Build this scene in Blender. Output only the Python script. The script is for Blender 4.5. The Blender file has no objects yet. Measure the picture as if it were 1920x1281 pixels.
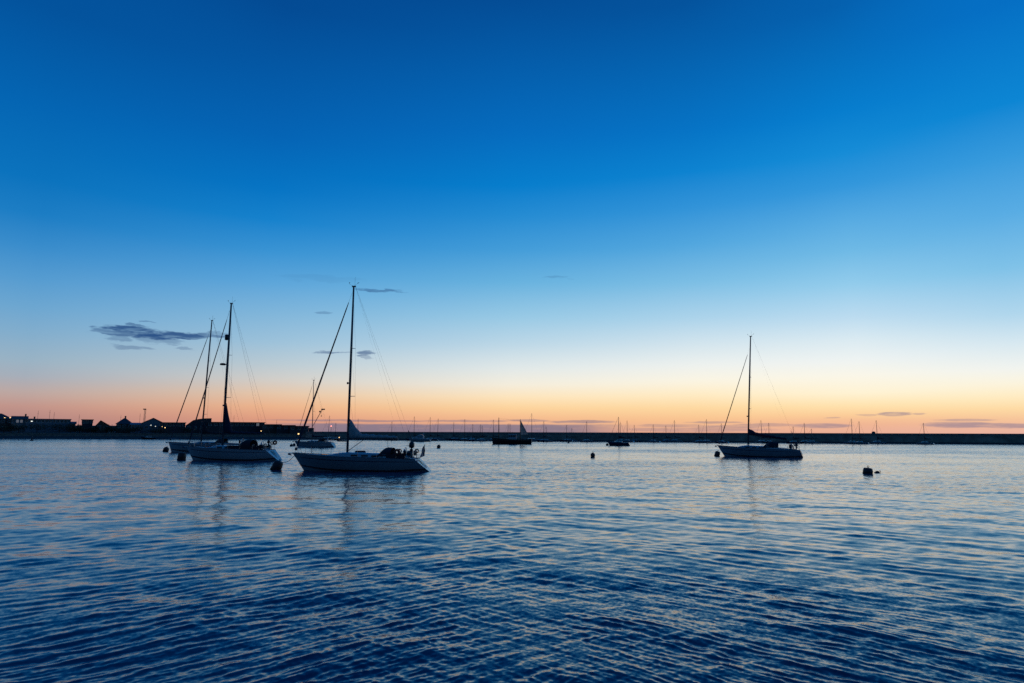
import bpy, math, random
import numpy as np
from mathutils import Vector, Matrix

random.seed(7); rng = np.random.default_rng(11)
scn = bpy.context.scene
col = scn.collection
rad = math.radians

# ------------------------------------------------------------------ camera
CAM_H = 3.6
F_PX = 1200.0                      # focal length for a 1920 px wide picture
PITCH = math.atan(170.5 / F_PX)
ROLL = 0.0031
_F = Vector((0, math.cos(PITCH), math.sin(PITCH)))
_R0 = Vector((1, 0, 0)); _U0 = Vector((0, -math.sin(PITCH), math.cos(PITCH)))
_R = _R0 * math.cos(ROLL) + _U0 * math.sin(ROLL)
_U = _U0 * math.cos(ROLL) - _R0 * math.sin(ROLL)
CAM = Vector((0, 0, CAM_H))
cd = bpy.data.cameras.new('camera'); cam = bpy.data.objects.new('camera', cd); col.objects.link(cam)
cd.sensor_width = 36; cd.lens = 36 * F_PX / 1920; cd.clip_end = 60000; cd.clip_start = 0.1
m = Matrix.Identity(4)
for i in range(3):
    m[i][0] = _R[i]; m[i][1] = _U[i]; m[i][2] = -_F[i]; m[i][3] = CAM[i]
cam.matrix_world = m
scn.camera = cam

def ray(px, py):
    return (_F + _R * ((px - 960) / F_PX) + _U * ((640.5 - py) / F_PX)).normalized()
def on_water(px, py):
    d = ray(px, py); return CAM + d * (CAM_H / -d.z)
def at_y(px, py, Y):
    d = ray(px, py); return CAM + d * (Y / d.y)
def x_at(px, Y, py=811):
    return at_y(px, py, Y).x
def z_at(px, py, Y):
    return at_y(px, py, Y).z
def azel(px, py):
    d = ray(px, py)
    return math.degrees(math.atan2(d.x, d.y)), math.degrees(math.asin(d.z))

# ------------------------------------------------------------------ view
scn.view_settings.view_transform = 'Standard'
scn.view_settings.look = 'None'
scn.view_settings.exposure = 0
scn.view_settings.gamma = 1
scn.view_settings.use_curve_mapping = False
scn.cycles.max_bounces = 6
scn.cycles.use_denoising = False
scn.cycles.caustics_reflective = False; scn.cycles.caustics_refractive = False

def lin(c):
    return tuple(((v / 255) / 12.92 if v / 255 <= 0.04045 else ((v / 255 + 0.055) / 1.055) ** 2.4) for v in c)

# ------------------------------------------------------------------ sky: clear dusk after sunset
world = bpy.data.worlds.new('World'); scn.world = world; world.use_nodes = True
nt = world.node_tree; nt.nodes.clear(); N = nt.nodes; LK = nt.links
def node(t, **k):
    n = N.new(t)
    for a, b in k.items(): setattr(n, a, b)
    return n
def setin(n, i, v):
    if hasattr(v, 'is_linked') or isinstance(v, bpy.types.NodeSocket): LK.new(v, n.inputs[i])
    else: n.inputs[i].default_value = v
def mth(op, a, b=0.0, c=0.0, clamp=False):
    n = node('ShaderNodeMath', operation=op, use_clamp=clamp)
    setin(n, 0, a); setin(n, 1, b); setin(n, 2, c); return n.outputs[0]
def vmath(op, a, b=(0, 0, 0), c=(0, 0, 0)):
    n = node('ShaderNodeVectorMath', operation=op)
    setin(n, 0, a)
    if op not in ('LENGTH', 'NORMALIZE'): setin(n, 1, b)
    if op == 'MULTIPLY_ADD': setin(n, 2, c)
    return n.outputs['Value'] if op in ('DOT_PRODUCT', 'LENGTH') else n.outputs[0]
def mixc(f, a, b):
    n = node('ShaderNodeMix', data_type='RGBA'); 
    setin(n, 0, f); setin(n, 6, a); setin(n, 7, b); return n.outputs[2]

tc = node('ShaderNodeTexCoord')
dirn = vmath('NORMALIZE', tc.outputs['Generated'])
sep = node('ShaderNodeSeparateXYZ'); LK.new(dirn, sep.inputs[0])
AZ = mth('MULTIPLY', mth('ARCTAN2', sep.outputs[0], sep.outputs[1]), 180 / math.pi)
EL = mth('MULTIPLY', mth('ARCSINE', sep.outputs[2]), 180 / math.pi)

ZEN = (0, 50, 112)
columns = {   # picture column -> [(row, sRGB)]
 50:   [(0,(0,82,156)),(190,(0,100,178)),(330,(6,114,189)),(400,(26,125,196)),(460,(56,140,203)),(520,(84,155,208)),(575,(108,166,208)),(625,(130,173,204)),(675,(152,178,196)),(706,(166,174,185)),(737,(189,167,161)),(762,(193,148,138)),(785,(178,134,130)),(808,(164,125,128))],
 490:  [(0,(0,74,147)),(250,(0,99,180)),(350,(0,115,195)),(410,(18,129,204)),(470,(56,147,211)),(530,(92,165,217)),(590,(128,181,217)),(640,(154,192,217)),(680,(182,200,210)),(710,(206,204,200)),(737,(227,196,169)),(762,(234,178,140)),(785,(222,156,128)),(808,(205,143,130))],
 960:  [(0,(0,76,149)),(250,(0,107,190)),(350,(0,125,204)),(406,(34,139,210)),(469,(66,156,216)),(531,(104,178,222)),(594,(150,200,228)),(644,(186,214,230)),(690,(224,232,232)),(720,(243,237,221)),(744,(252,228,189)),(764,(252,212,157)),(785,(244,186,142)),(810,(222,160,136))],
 1310: [(0,(0,82,156)),(240,(0,114,196)),(320,(6,130,208)),(390,(48,147,216)),(460,(82,167,222)),(530,(124,190,228)),(597,(172,211,234)),(645,(210,228,237)),(685,(237,241,238)),(714,(250,244,226)),(740,(254,235,196)),(764,(253,217,162)),(787,(248,195,144)),(810,(232,172,145))],
 1610: [(0,(0,95,173)),(200,(0,124,205)),(281,(16,139,214)),(344,(48,150,219)),(406,(84,169,225)),(469,(110,185,229)),(531,(145,203,235)),(594,(187,219,239)),(637,(218,234,241)),(675,(238,243,242)),(706,(250,246,231)),(737,(254,242,211)),(760,(254,227,175)),(777,(252,207,154)),(792,(241,183,147)),(810,(234,176,152))],
 1900: [(0,(0,110,195)),(190,(6,133,211)),(290,(52,153,220)),(400,(88,172,227)),(500,(126,193,231)),(590,(176,214,236)),(645,(215,232,240)),(690,(240,243,239)),(716,(250,244,224)),(743,(254,236,195)),(767,(253,218,164)),(790,(244,192,152)),(810,(232,178,162))],
}
def ramp(stops):
    r = node('ShaderNodeValToRGB'); cr = r.color_ramp; cr.interpolation = 'B_SPLINE'
    cr.interpolation = 'LINEAR'
    stops = sorted(stops)
    while len(cr.elements) < len(stops): cr.elements.new(0.5)
    for e, (p, c) in zip(cr.elements, stops):
        e.position = p
    for e, (p, c) in zip(cr.elements, stops):
        e.position = p; e.color = (*lin(c), 1)
    LK.new(ELF, r.inputs[0]); return r.outputs[0]
ELF = mth('DIVIDE', EL, 90.0, clamp=True)
cols = []
for px, rows in columns.items():
    st = [(max(0.0, azel(px, y)[1]) / 90, c) for y, c in rows]
    st.append((0.62, tuple(int(a * .55 + b * .45) for a, b in zip(rows[0][1], ZEN)))); st.append((1.0, ZEN))
    cols.append((azel(px, 700)[0], st))
# the sky behind the camera: dim eastern twilight
east = [(0, (50, 84, 112)), (.06, (50, 90, 122)), (.16, (34, 86, 132)), (.35, (12, 74, 132)), (.62, (0, 58, 122)), (1.0, ZEN)]
cols = [(-115, east)] + cols + [(150, east)]
cc = ramp(cols[0][1])
for (a0, _), (a1, st) in zip(cols[:-1], cols[1:]):
    f = mth('DIVIDE', mth('SUBTRACT', AZ, a0), a1 - a0, clamp=True)
    if a0 in (-115,) or a1 == 150:
        n = node('ShaderNodeMapRange', interpolation_type='SMOOTHSTEP'); LK.new(f, n.inputs[0]); f = n.outputs[0]
    cc = mixc(f, cc, ramp(st))

# thin clouds, placed by azimuth and elevation (degrees)
P0 = node('ShaderNodeCombineXYZ'); LK.new(AZ, P0.inputs[0]); LK.new(EL, P0.inputs[1])
def noise(vec, scale, detail=3, rough=.55):
    n = node('ShaderNodeTexNoise'); n.inputs['Scale'].default_value = scale
    n.inputs['Detail'].default_value = detail; n.inputs['Roughness'].default_value = rough
    LK.new(vec, n.inputs['Vector']); return n
nv = vmath('MULTIPLY', P0.outputs[0], (0.55, 2.4, 1))
w1 = noise(nv, 0.8, 4, .6)
warp = vmath('MULTIPLY', vmath('SUBTRACT', w1.outputs['Color'], (.5, .5, .5)), (3.4, 0.95, 0))
P1 = vmath('ADD', P0.outputs[0], warp)
fib = noise(vmath('MULTIPLY', P0.outputs[0], (0.5, 4.5, 1)), 1.0, 5, .65).outputs['Fac']
blobs = [
 (190,623,22,7,.75),(218,627,48,6,.75),(246,619,46,8,.95),(256,610,22,2.2,.6),(281,603,16,2,.5),(290,632,44,8,1),(342,630,48,7,.95),
 (385,629,44,5,.7),(414,625,24,3,.4),(228,637,28,5,.4),(246,652,38,4.5,.4),(346,652,22,2.4,.35),(302,641,36,5,.4),
 (712,545,46,3.2,.6),(600,522,80,7,.09),(608,586,20,2.5,.35),(612,661,24,2.8,.6),(642,661,16,2.2,.35),(688,663,20,7,.7),(692,671,9,5,.35),(1045,520,28,3.4,.22),
 (1680,777,34,4.2,.75),(1626,778.5,24,2,.45),(1728,776,17,2.2,.45),(1553,783,16,1.6,.4),(1812,787.5,56,2.4,.5),(1800,797,70,6,.75),(1880,798,90,5,.7),
 (1545,798.5,58,5,.65),(660,789,160,2.2,.6),(870,789.5,90,2.4,.6),(990,788.5,42,2.6,.6),(1092,791,66,3,.65),
 (1340,792,60,2,.5),(1255,798,70,3,.4),(1370,800,76,3,.5),(1440,797,66,3.4,.45),(1300,806,150,4.5,.4),
]
mask = None
for (x, y, hw, hh, s) in blobs:
    a, e = azel(x, y); a2, _ = azel(x + hw, y); _, e2 = azel(x, y - hh)
    sx = 1 / max(.05, a2 - a) / 1.15; sy = 1 / max(.02, e2 - e) / 1.15
    v = vmath('MULTIPLY_ADD', P1 if e > 3 else P2 if mask and 'P2' in globals() else P1, (sx, sy, 0), (-a * sx, -e * sy, 0))
    r2 = vmath('DOT_PRODUCT', v, v)
    n = node('ShaderNodeMapRange', interpolation_type='SMOOTHSTEP'); LK.new(r2, n.inputs[0])
    n.inputs[1].default_value = 1.05; n.inputs[2].default_value = 0.3; n.inputs[3].default_value = 0; n.inputs[4].default_value = s
    mask = n.outputs[0] if mask is None else mth('MAXIMUM', mask, n.outputs[0])
    if 'P2' not in globals():
        P2 = vmath('ADD', P0.outputs[0], vmath('MULTIPLY', warp, (.8, .22, 0)))
# low bank of cloud along the horizon
sp2 = node('ShaderNodeSeparateXYZ'); LK.new(P2, sp2.inputs[0])
def mr(v, a, b, c=0, d=1):
    n = node('ShaderNodeMapRange', interpolation_type='SMOOTHSTEP'); LK.new(v, n.inputs[0])
    for i, q in enumerate((a, b, c, d)): n.inputs[i + 1].default_value = q
    return n.outputs[0]
topel = azel(800, 795.5)[1]
bank = mth('MULTIPLY', mr(sp2.outputs[1], topel + .1, topel - .1), mth('MULTIPLY', mr(sp2.outputs[0], -23, -15), mr(sp2.outputs[0], 12, 4)))
bank = mth('MULTIPLY', bank, mr(fib, .25, .5, .62, .9))
mask = mth('MULTIPLY', mask, mr(fib, .3, .56, .55, 1.0))
mask = mth('MAXIMUM', mask, bank)
ccol = mixc(mr(EL, 1.2, 7.0), (*lin((128, 118, 138)), 1), (*lin((42, 82, 134)), 1))
ccol = mixc(mth('MULTIPLY', mr(AZ, 12, 34), mr(EL, 5, 1.5)), ccol, (*lin((150, 132, 148)), 1))
sky_col = mixc(mask, cc, ccol)
bg = node('ShaderNodeBackground'); bg.inputs[1].default_value = 1.0
LK.new(sky_col, bg.inputs[0])
# faint physical twilight added on top
st = node('ShaderNodeTexSky'); st.sky_type = 'NISHITA'; st.sun_disc = False
st.sun_elevation = rad(-3.0); st.sun_rotation = rad(24)
bg2 = node('ShaderNodeBackground'); bg2.inputs[1].default_value = 0.02; LK.new(st.outputs[0], bg2.inputs[0])
add = node('ShaderNodeAddShader'); LK.new(bg.outputs[0], add.inputs[0]); LK.new(bg2.outputs[0], add.inputs[1])
wo = node('ShaderNodeOutputWorld'); LK.new(add.outputs[0], wo.inputs[0])

# last glow of the sun that has just gone under the horizon
sd = bpy.data.lights.new('sun', 'SUN'); sd.energy = 0.004; sd.angle = rad(15); sd.color = (1, .62, .36)
sun = bpy.data.objects.new('sun', sd); col.objects.link(sun)
sdir = Vector((math.sin(rad(24)), math.cos(rad(24)), math.tan(rad(1.5)))).normalized()
sun.rotation_euler = sdir.to_track_quat('Z', 'Y').to_euler()

# ------------------------------------------------------------------ helpers
class MB:
    def __init__(s): s.v = []; s.f = []
    def add(s, vs, fs):
        b = len(s.v); s.v += [tuple(p) for p in vs]; s.f += [tuple(i + b for i in q) for q in fs]; return s
    def box(s, x0, x1, y0, y1, z0, z1):
        return s.add([(x0,y0,z0),(x1,y0,z0),(x1,y1,z0),(x0,y1,z0),(x0,y0,z1),(x1,y0,z1),(x1,y1,z1),(x0,y1,z1)],
                     [(3,2,1,0),(4,5,6,7),(0,1,5,4),(1,2,6,5),(2,3,7,6),(3,0,4,7)])
    def path(s, pts, rs, n=8, cap=True, squash=1.0):
        pts = [Vector(p) for p in pts]
        if not hasattr(rs, '__len__'): rs = [rs] * len(pts)
        rings = []
        for i, p in enumerate(pts):
            d = (pts[min(i + 1, len(pts) - 1)] - pts[max(i - 1, 0)]).normalized()
            u = d.cross(Vector((0, 1, 0)))
            if u.length < .05: u = d.cross(Vector((1, 0, 0)))
            u.normalize(); w = d.cross(u)
            rings.append([p + (u * math.cos(t) + w * math.sin(t) * squash) * rs[i] for t in [2 * math.pi * k / n for k in range(n)]])
        return s.loft(rings, closed=True, cap=cap)
    def loft(s, rings, closed=False, cap=False):
        n = len(rings[0]); vs = [p for r in rings for p in r]; fs = []
        for i in range(len(rings) - 1):
            for k in range(n if closed else n - 1):
                a = i * n + k; b = i * n + (k + 1) % n
                fs.append((a, b, b + n, a + n))
        if cap:
            fs.append(tuple(range(n))[::-1]); fs.append(tuple(range((len(rings) - 1) * n, len(rings) * n)))
        return s.add(vs, fs)
    def lathe(s, prof, n=16, c=(0, 0, 0)):
        return s.loft([[(c[0] + r * math.cos(2*math.pi*k/n), c[1] + r * math.sin(2*math.pi*k/n), c[2] + z) for k in range(n)] for r, z in prof], closed=True, cap=True)
    def torus(s, c, R, r, axis='x', n=18, k=6):
        rings = []
        for i in range(n + 1):
            t = 2 * math.pi * i / n
            ring = []
            for j in range(k):
                q = 2 * math.pi * j / k; rr = R + r * math.cos(q); h = r * math.sin(q)
                a, b = rr * math.cos(t), rr * math.sin(t)
                ring.append({'x': (c[0] + h, c[1] + a, c[2] + b), 'y': (c[0] + a, c[1] + h, c[2] + b), 'z': (c[0] + a, c[1] + b, c[2] + h)}[axis])
            rings.append(ring)
        return s.loft(rings, closed=True)

def obj(name, mb, mat, parent=None, smooth=False):
    me = bpy.data.meshes.new(name); me.from_pydata([tuple(v) for v in mb.v], [], mb.f); me.update()
    if smooth:
        me.polygons.foreach_set('use_smooth', [True] * len(me.polygons))
    me.materials.append(mat)
    o = bpy.data.objects.new(name, me); col.objects.link(o)
    if parent is not None: o.parent = parent
    return o
def tag(o, label, cat, group=None, kind=None):
    if label: o['label'] = label
    if cat: o['category'] = cat
    if group: o['group'] = group
    if kind: o['kind'] = kind
    return o
def thing(name, label, cat, loc, rotz=0, group=None):
    o = bpy.data.objects.new(name, None); col.objects.link(o); o.empty_display_size = .3
    o.location = loc; o.rotation_euler = (0, 0, rotz)
    return tag(o, label, cat, group)

def mat(name, c, rough=.5, metal=0.0, var=.25, scale=3.0, bump=0.0, coat=0.0):
    m = bpy.data.materials.new(name); m.use_nodes = True
    t = m.node_tree; b = t.nodes['Principled BSDF']
    b.inputs['Roughness'].default_value = rough; b.inputs['Metallic'].default_value = metal
    if coat: b.inputs['Coat Weight'].default_value = coat
    tcn = t.nodes.new('ShaderNodeTexCoord')
    n = t.nodes.new('ShaderNodeTexNoise'); n.inputs['Scale'].default_value = scale; n.inputs['Detail'].default_value = 6
    t.links.new(tcn.outputs['Object'], n.inputs['Vector'])
    r = t.nodes.new('ShaderNodeValToRGB')
    r.color_ramp.elements[0].position = .3; r.color_ramp.elements[1].position = .7
    r.color_ramp.elements[0].color = (*[v * (1 - var) for v in c], 1); r.color_ramp.elements[1].color = (*[min(1, v * (1 + var * .6)) for v in c], 1)
    t.links.new(n.outputs['Fac'], r.inputs['Fac']); t.links.new(r.outputs['Color'], b.inputs['Base Color'])
    if bump:
        bn = t.nodes.new('ShaderNodeBump'); bn.inputs['Strength'].default_value = bump; bn.inputs['Distance'].default_value = .05
        t.links.new(n.outputs['Fac'], bn.inputs['Height']); t.links.new(bn.outputs[0], b.inputs['Normal'])
    return m
def emis(name, c, s):
    m = bpy.data.materials.new(name); m.use_nodes = True; t = m.node_tree; b = t.nodes['Principled BSDF']
    b.inputs['Base Color'].default_value = (.8, .8, .75, 1)
    b.inputs['Emission Color'].default_value = (*c, 1); b.inputs['Emission Strength'].default_value = s
    return m
M = dict(
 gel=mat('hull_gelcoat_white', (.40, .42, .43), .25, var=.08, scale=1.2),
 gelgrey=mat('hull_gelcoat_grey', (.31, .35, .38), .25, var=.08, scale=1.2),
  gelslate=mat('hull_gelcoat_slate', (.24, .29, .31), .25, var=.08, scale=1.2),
 navy=mat('hull_paint_navy', (.02, .035, .075), .22, var=.12, scale=1.2),
 black=mat('hull_paint_black', (.015, .016, .018), .4, var=.2),
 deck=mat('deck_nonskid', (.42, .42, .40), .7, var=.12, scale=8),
 teak=mat('deck_teak', (.22, .14, .08), .7, var=.25, scale=9),
 anti=mat('antifouling', (.025, .03, .045), .7, var=.3),
 stripe=mat('stripe_blue', (.012, .022, .06), .3, var=.1),
 glass=mat('window_glass', (.012, .014, .018), .08, var=.1),
 alu=mat('spar_alloy', (.10, .105, .11), .4, .6, var=.15, scale=6),
 steel=mat('stainless_steel', (.35, .36, .37), .25, .9, var=.1, scale=8),
 wire=mat('rigging_wire', (.09, .09, .10), .4, .7, var=.1),
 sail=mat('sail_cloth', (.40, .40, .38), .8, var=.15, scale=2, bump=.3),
 sailgrey=mat('sail_cloth_weathered', (.30, .28, .25), .85, var=.25, scale=1.5, bump=.2),
 cover=mat('sail_cover_navy', (.018, .024, .05), .85, var=.25, scale=4, bump=.3),
 canvas=mat('canvas_dark', (.014, .016, .022), .85, var=.25, scale=5, bump=.3),
 clear=mat('canvas_window', (.45, .42, .40), .3, var=.1),
 rubber=mat('rubber_black', (.012, .012, .013), .7, var=.3, scale=8, bump=.2),
 red=mat('canvas_red', (.22, .03, .02), .75, var=.2),
 white=mat('painted_white', (.7, .7, .68), .45, var=.1),
 rope=mat('rope_grey', (.16, .15, .13), .9, var=.3, scale=30),
 flag=mat('flag_cloth', (.42, .36, .36), .85, var=.15),
 flagshade=mat('flag_cloth_shaded', (.05, .03, .06), .85, var=.15),  # darkened copy of the flag cloth, for its shadowed fold
 buoy=mat('buoy_skin_dark', (.035, .028, .026), .6, var=.35, scale=4, bump=.3),
 weed=mat('buoy_weed', (.012, .017, .009), .9, var=.4, scale=12, bump=.5),
 stone=mat('breakwater_masonry', (.36, .27, .20), .9, var=.45, scale=.35, bump=.6),
 conc=mat('quay_concrete', (.26, .21, .17), .9, var=.35, scale=.6, bump=.4),
 earth=mat('shore_ground', (.06, .055, .045), .95, var=.4, scale=.4, bump=.5),
 rock=mat('foreshore_rock', (.07, .07, .068), .9, var=.4, scale=.8, bump=.6),
 slate=mat('roof_slate', (.045, .048, .055), .7, var=.3, scale=3, bump=.3),
 tile=mat('roof_tile', (.10, .05, .035), .8, var=.3, scale=3, bump=.3),
 render=mat('wall_render_white', (.24, .24, .23), .85, var=.15, scale=1),
 brick=mat('wall_brick', (.13, .075, .055), .9, var=.3, scale=2),
 clad=mat('wall_cladding_blue', (.13, .16, .19), .6, var=.15, scale=1),
 shed=mat('wall_shed_dark', (.045, .046, .05), .8, var=.25, scale=1),
 leaf=mat('foliage_dark', (.04, .055, .025), .8, var=.5, scale=2),
 bark=mat('bark', (.06, .05, .04), .95, var=.3),
 galv=mat('galvanised_pole', (.10, .10, .10), .5, .5, var=.2),
 warm=emis('lamp_warm', (1, .62, .22), 2.2), cool=emis('lamp_cool', (.9, .92, .8), 1.4), redl=emis('lamp_red', (1, .3, .22), 1.6),
 lit=emis('window_lit', (.85, .7, .5), .10),
)

def translucent(m, f):
    t = m.node_tree; b = t.nodes['Principled BSDF']; o = t.nodes['Material Output']
    tr = t.nodes.new('ShaderNodeBsdfTranslucent'); mx = t.nodes.new('ShaderNodeMixShader'); mx.inputs[0].default_value = f
    t.links.new(b.inputs['Base Color'].links[0].from_socket, tr.inputs[0])
    t.links.new(b.outputs[0], mx.inputs[1]); t.links.new(tr.outputs[0], mx.inputs[2]); t.links.new(mx.outputs[0], o.inputs[0])
translucent(M['sailgrey'], .55); translucent(M['flag'], .5); translucent(M['clear'], .6); translucent(M['sail'], .12)

# ------------------------------------------------------------------ the sea
SKEW = -.41
def water_material():
    m = bpy.data.materials.new('harbour_water'); m.use_nodes = True
    t = m.node_tree; b = t.nodes['Principled BSDF']; nn = t.nodes; L = t.links
    b.inputs['Base Color'].default_value = (.002, .042, .096, 1)
    b.inputs['IOR'].default_value = 1.36
    geo = nn.new('ShaderNodeNewGeometry')
    def nz(scale, detail, stretch=(1, 1, 1), rot=0, off=0):
        mp = nn.new('ShaderNodeMapping'); mp.inputs['Scale'].default_value = stretch
        mp.inputs['Rotation'].default_value = (0, 0, rot); mp.inputs['Location'].default_value = (off, off * .7, 0)
        L.new(geo.outputs['Position'], mp.inputs['Vector'])
        n = nn.new('ShaderNodeTexNoise'); n.inputs['Scale'].default_value = scale; n.inputs['Detail'].default_value = detail
        L.new(mp.outputs[0], n.inputs['Vector']); return n
    def vm(op, a, bb):
        n = nn.new('ShaderNodeVectorMath'); n.operation = op
        for i, q in ((0, a), (1, bb)):
            if isinstance(q, bpy.types.NodeSocket): L.new(q, n.inputs[i])
            else: n.inputs[i].default_value = q
        return n.outputs[0]
    def sc(v, s):
        n = nn.new('ShaderNodeVectorMath'); n.operation = 'SCALE'; L.new(v, n.inputs[0])
        if isinstance(s, bpy.types.NodeSocket): L.new(s, n.inputs['Scale'])
        else: n.inputs['Scale'].default_value = s
        return n.outputs[0]
    def mrange(v, a, bb, c, d):
        n = nn.new('ShaderNodeMapRange'); n.interpolation_type = 'SMOOTHSTEP'; L.new(v, n.inputs[0])
        for i, q in enumerate((a, bb, c, d)): n.inputs[i + 1].default_value = q
        return n.outputs[0]
    def mul(a, bb):
        n = nn.new('ShaderNodeMath'); n.operation = 'MULTIPLY'
        for i, q in ((0, a), (1, bb)):
            if isinstance(q, bpy.types.NodeSocket): L.new(q, n.inputs[i])
            else: n.inputs[i].default_value = q
        return n.outputs[0]
    # gusts: calmer and rougher lanes of water
    g1 = mrange(nz(.035, 3, (.35, 1, 1), rad(-22), 21).outputs['Fac'], .36, .64, .62, 1.25)
    g2 = mrange(nz(.16, 3, (.45, 1, 1), rad(-30), 13).outputs['Fac'], .35, .65, .8, 1.18)
    gust = mul(g1, g2)
    half = (.5, .5, .5)
    fine = sc(vm('SUBTRACT', nz(14.0, 2, (1, 1, 1)).outputs['Color'], half), 0.26)
    mid = sc(vm('SUBTRACT', nz(4.0, 3, (.7, 1.2, 1), rad(20), 5).outputs['Color'], half), 0.18)
    at = nn.new('ShaderNodeAttribute'); at.attribute_name = 'lost'
    # ripples finer than the mesh become microfacet roughness
    al = mul(mul(at.outputs['Fac'], gust), .08)
    far = vm('ADD', sc(vm('SUBTRACT', nz(2.9, 1, (.75, 1.0, 1), rad(-12), 9).outputs['Color'], half), mul(at.outputs['Fac'], 2.2)),
             sc(vm('SUBTRACT', nz(1.25, 1, (.6, 1.0, 1), rad(-16), 3).outputs['Color'], half), mul(at.outputs['Fac'], 1.15)))
    ad = nn.new('ShaderNodeMath'); ad.operation = 'ADD'; L.new(al, ad.inputs[0]); ad.inputs[1].default_value = .012
    sq = nn.new('ShaderNodeMath'); sq.operation = 'SQRT'; L.new(ad.outputs[0], sq.inputs[0]); L.new(sq.outputs[0], b.inputs['Roughness'])
    near = mrange(at.outputs['Fac'], .07, .129, 1.0, .2)
    s = sc(vm('ADD', sc(vm('ADD', fine, mid), near), far), gust)
    s = vm('MULTIPLY', s, (1, 1, 0))
    # added normal tilt to the near shore makes far water reflect higher, brighter sky
    xyz = nn.new('ShaderNodeSeparateXYZ'); L.new(geo.outputs['Position'], xyz.inputs[0])
    tilt_w = mrange(xyz.outputs[1], 14, 130, .30, 1.0)      # tilt grows with distance, for brighter reflections farther out
    sk = nn.new('ShaderNodeCombineXYZ'); L.new(mul(mul(mul(at.outputs['Fac'], SKEW), gust), tilt_w), sk.inputs[1])
    s = vm('ADD', s, sk.outputs[0])
    nrm = vm('ADD', geo.outputs['Normal'], s)
    nv = nn.new('ShaderNodeVectorMath'); nv.operation = 'NORMALIZE'; L.new(nrm, nv.inputs[0])
    L.new(nv.outputs[0], b.inputs['Normal'])
    return m

def build_sea():
    # tessellation: fine where the harbour is in view, coarse elsewhere
    a_f = np.arange(-46, 46.001, 0.092)
    ang = np.radians(np.concatenate([np.arange(-180, -46, 4.0), a_f, np.arange(50, 180, 4.0)]))
    rs = [0.6]; r = 0.6
    while r < 420:
        r += min(max(.12 if r < 7 else .02, r * r / (640 * CAM_H) * .62), 40); rs.append(r)
    while r < 30000:
        r *= 1.35; rs.append(r)
    rs = np.array(rs); dr = np.gradient(rs)
    A, Rr = np.meshgrid(ang, rs); X = Rr * np.sin(A); Y = Rr * np.cos(A)
    da = np.gradient(ang); sp = np.maximum(dr[:, None], Rr * da[None, :])
    Z = np.zeros_like(X); DX = np.zeros_like(X); DY = np.zeros_like(X); lost = np.zeros_like(X)
    # slow modulation of the ripple height over the basin
    mod = np.ones_like(X)
    for _ in range(10):
        l = rng.choice([rng.uniform(9, 45), rng.uniform(2.2, 7)]); t = rng.uniform(0, 2 * np.pi); p = rng.uniform(0, 6.28)
        mod += .17 * np.cos((X * np.cos(t) + Y * np.sin(t)) * 2 * np.pi / l + p)
    mod = np.clip(mod, .62, 1.45); X0 = X.copy()
    comps = []
    def train(n, l0, l1, total, spread, p):
        out = []
        for i in range(n):
            lam = math.exp(rng.uniform(math.log(l0), math.log(l1))); u = rng.uniform()
            if u < p: th = rad(50) + rng.normal() * spread
            elif u < 2 * p: th = rad(130) + rng.normal() * spread
            else: th = rng.uniform(0, 2 * np.pi)
            out.append((lam, th if th < 3 else th, 1.0))
        k0 = total / math.sqrt(n / 2); return [(l, t, k0) for l, t, _ in out]
    comps = train(90, .11, .34, .104, .17, .45) + train(44, .32, .85, .056, .20, .44) + train(24, .9, 4.5, .030, .35, .40) + [(7.0, rad(118), .008), (9.0, rad(75), .008)]
    for lam, th, s in comps:
        k = 2 * np.pi / lam; a = s / k
        w = np.clip((lam / sp - 1.8) / 2.2, 0, 1)
        ph = (X * math.cos(th) + Y * math.sin(th)) * k + rng.uniform(0, 6.28)
        md = mod if lam < 4.5 else 1.0
        if lam < 2.5:       # two wind-wave fields that meet in mid-basin
            c2 = math.cos(th); md = md * (1 + .62 * np.tanh(X0 / 4.0) * np.sign(c2) * min(1, abs(c2) * 1.6))
        Z += w * a * np.cos(ph) * md
        q = -w * a * np.sin(ph) * 1.0 * md
        DX += q * math.cos(th); DY += q * math.sin(th)
        lost += s * s / 2 * (1 - w * w)
    X = X + DX; Y = Y + DY
    nr, na = X.shape
    v = np.stack([X, Y, Z], -1).reshape(-1, 3)
    i, j = np.meshgrid(np.arange(nr - 1), np.arange(na), indexing='ij'); j2 = (j + 1) % na
    f = np.stack([i * na + j, i * na + j2, (i + 1) * na + j2, (i + 1) * na + j], -1).reshape(-1, 4)[:, ::-1]
    # centre disc
    v = np.vstack([v, [[0, 0, 0]]]); c = len(v) - 1
    tri = np.stack([np.full(na, c), (np.arange(na) + 1) % na, np.arange(na)], -1)
    me = bpy.data.meshes.new('sea')
    me.vertices.add(len(v)); me.vertices.foreach_set('co', v.astype(np.float32).ravel())
    nl = f.size + tri.size
    me.loops.add(nl); me.loops.foreach_set('vertex_index', np.concatenate([f.ravel(), tri.ravel()]).astype(np.int32))
    np_ = len(f) + len(tri); me.polygons.add(np_)
    st = np.concatenate([np.arange(len(f)) * 4, f.size + np.arange(len(tri)) * 3]).astype(np.int32)
    me.polygons.foreach_set('loop_start', st)
    me.polygons.foreach_set('use_smooth', np.ones(np_, dtype=bool))
    me.update(calc_edges=True); me.validate()
    at = me.attributes.new('lost', 'FLOAT', 'POINT')
    at.data.foreach_set('value', np.append(np.sqrt(lost).ravel(), .1).astype(np.float32))
    me.materials.append(water_material())
    o = bpy.data.objects.new('sea', me); col.objects.link(o); o['kind'] = 'structure'
build_sea()

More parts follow.
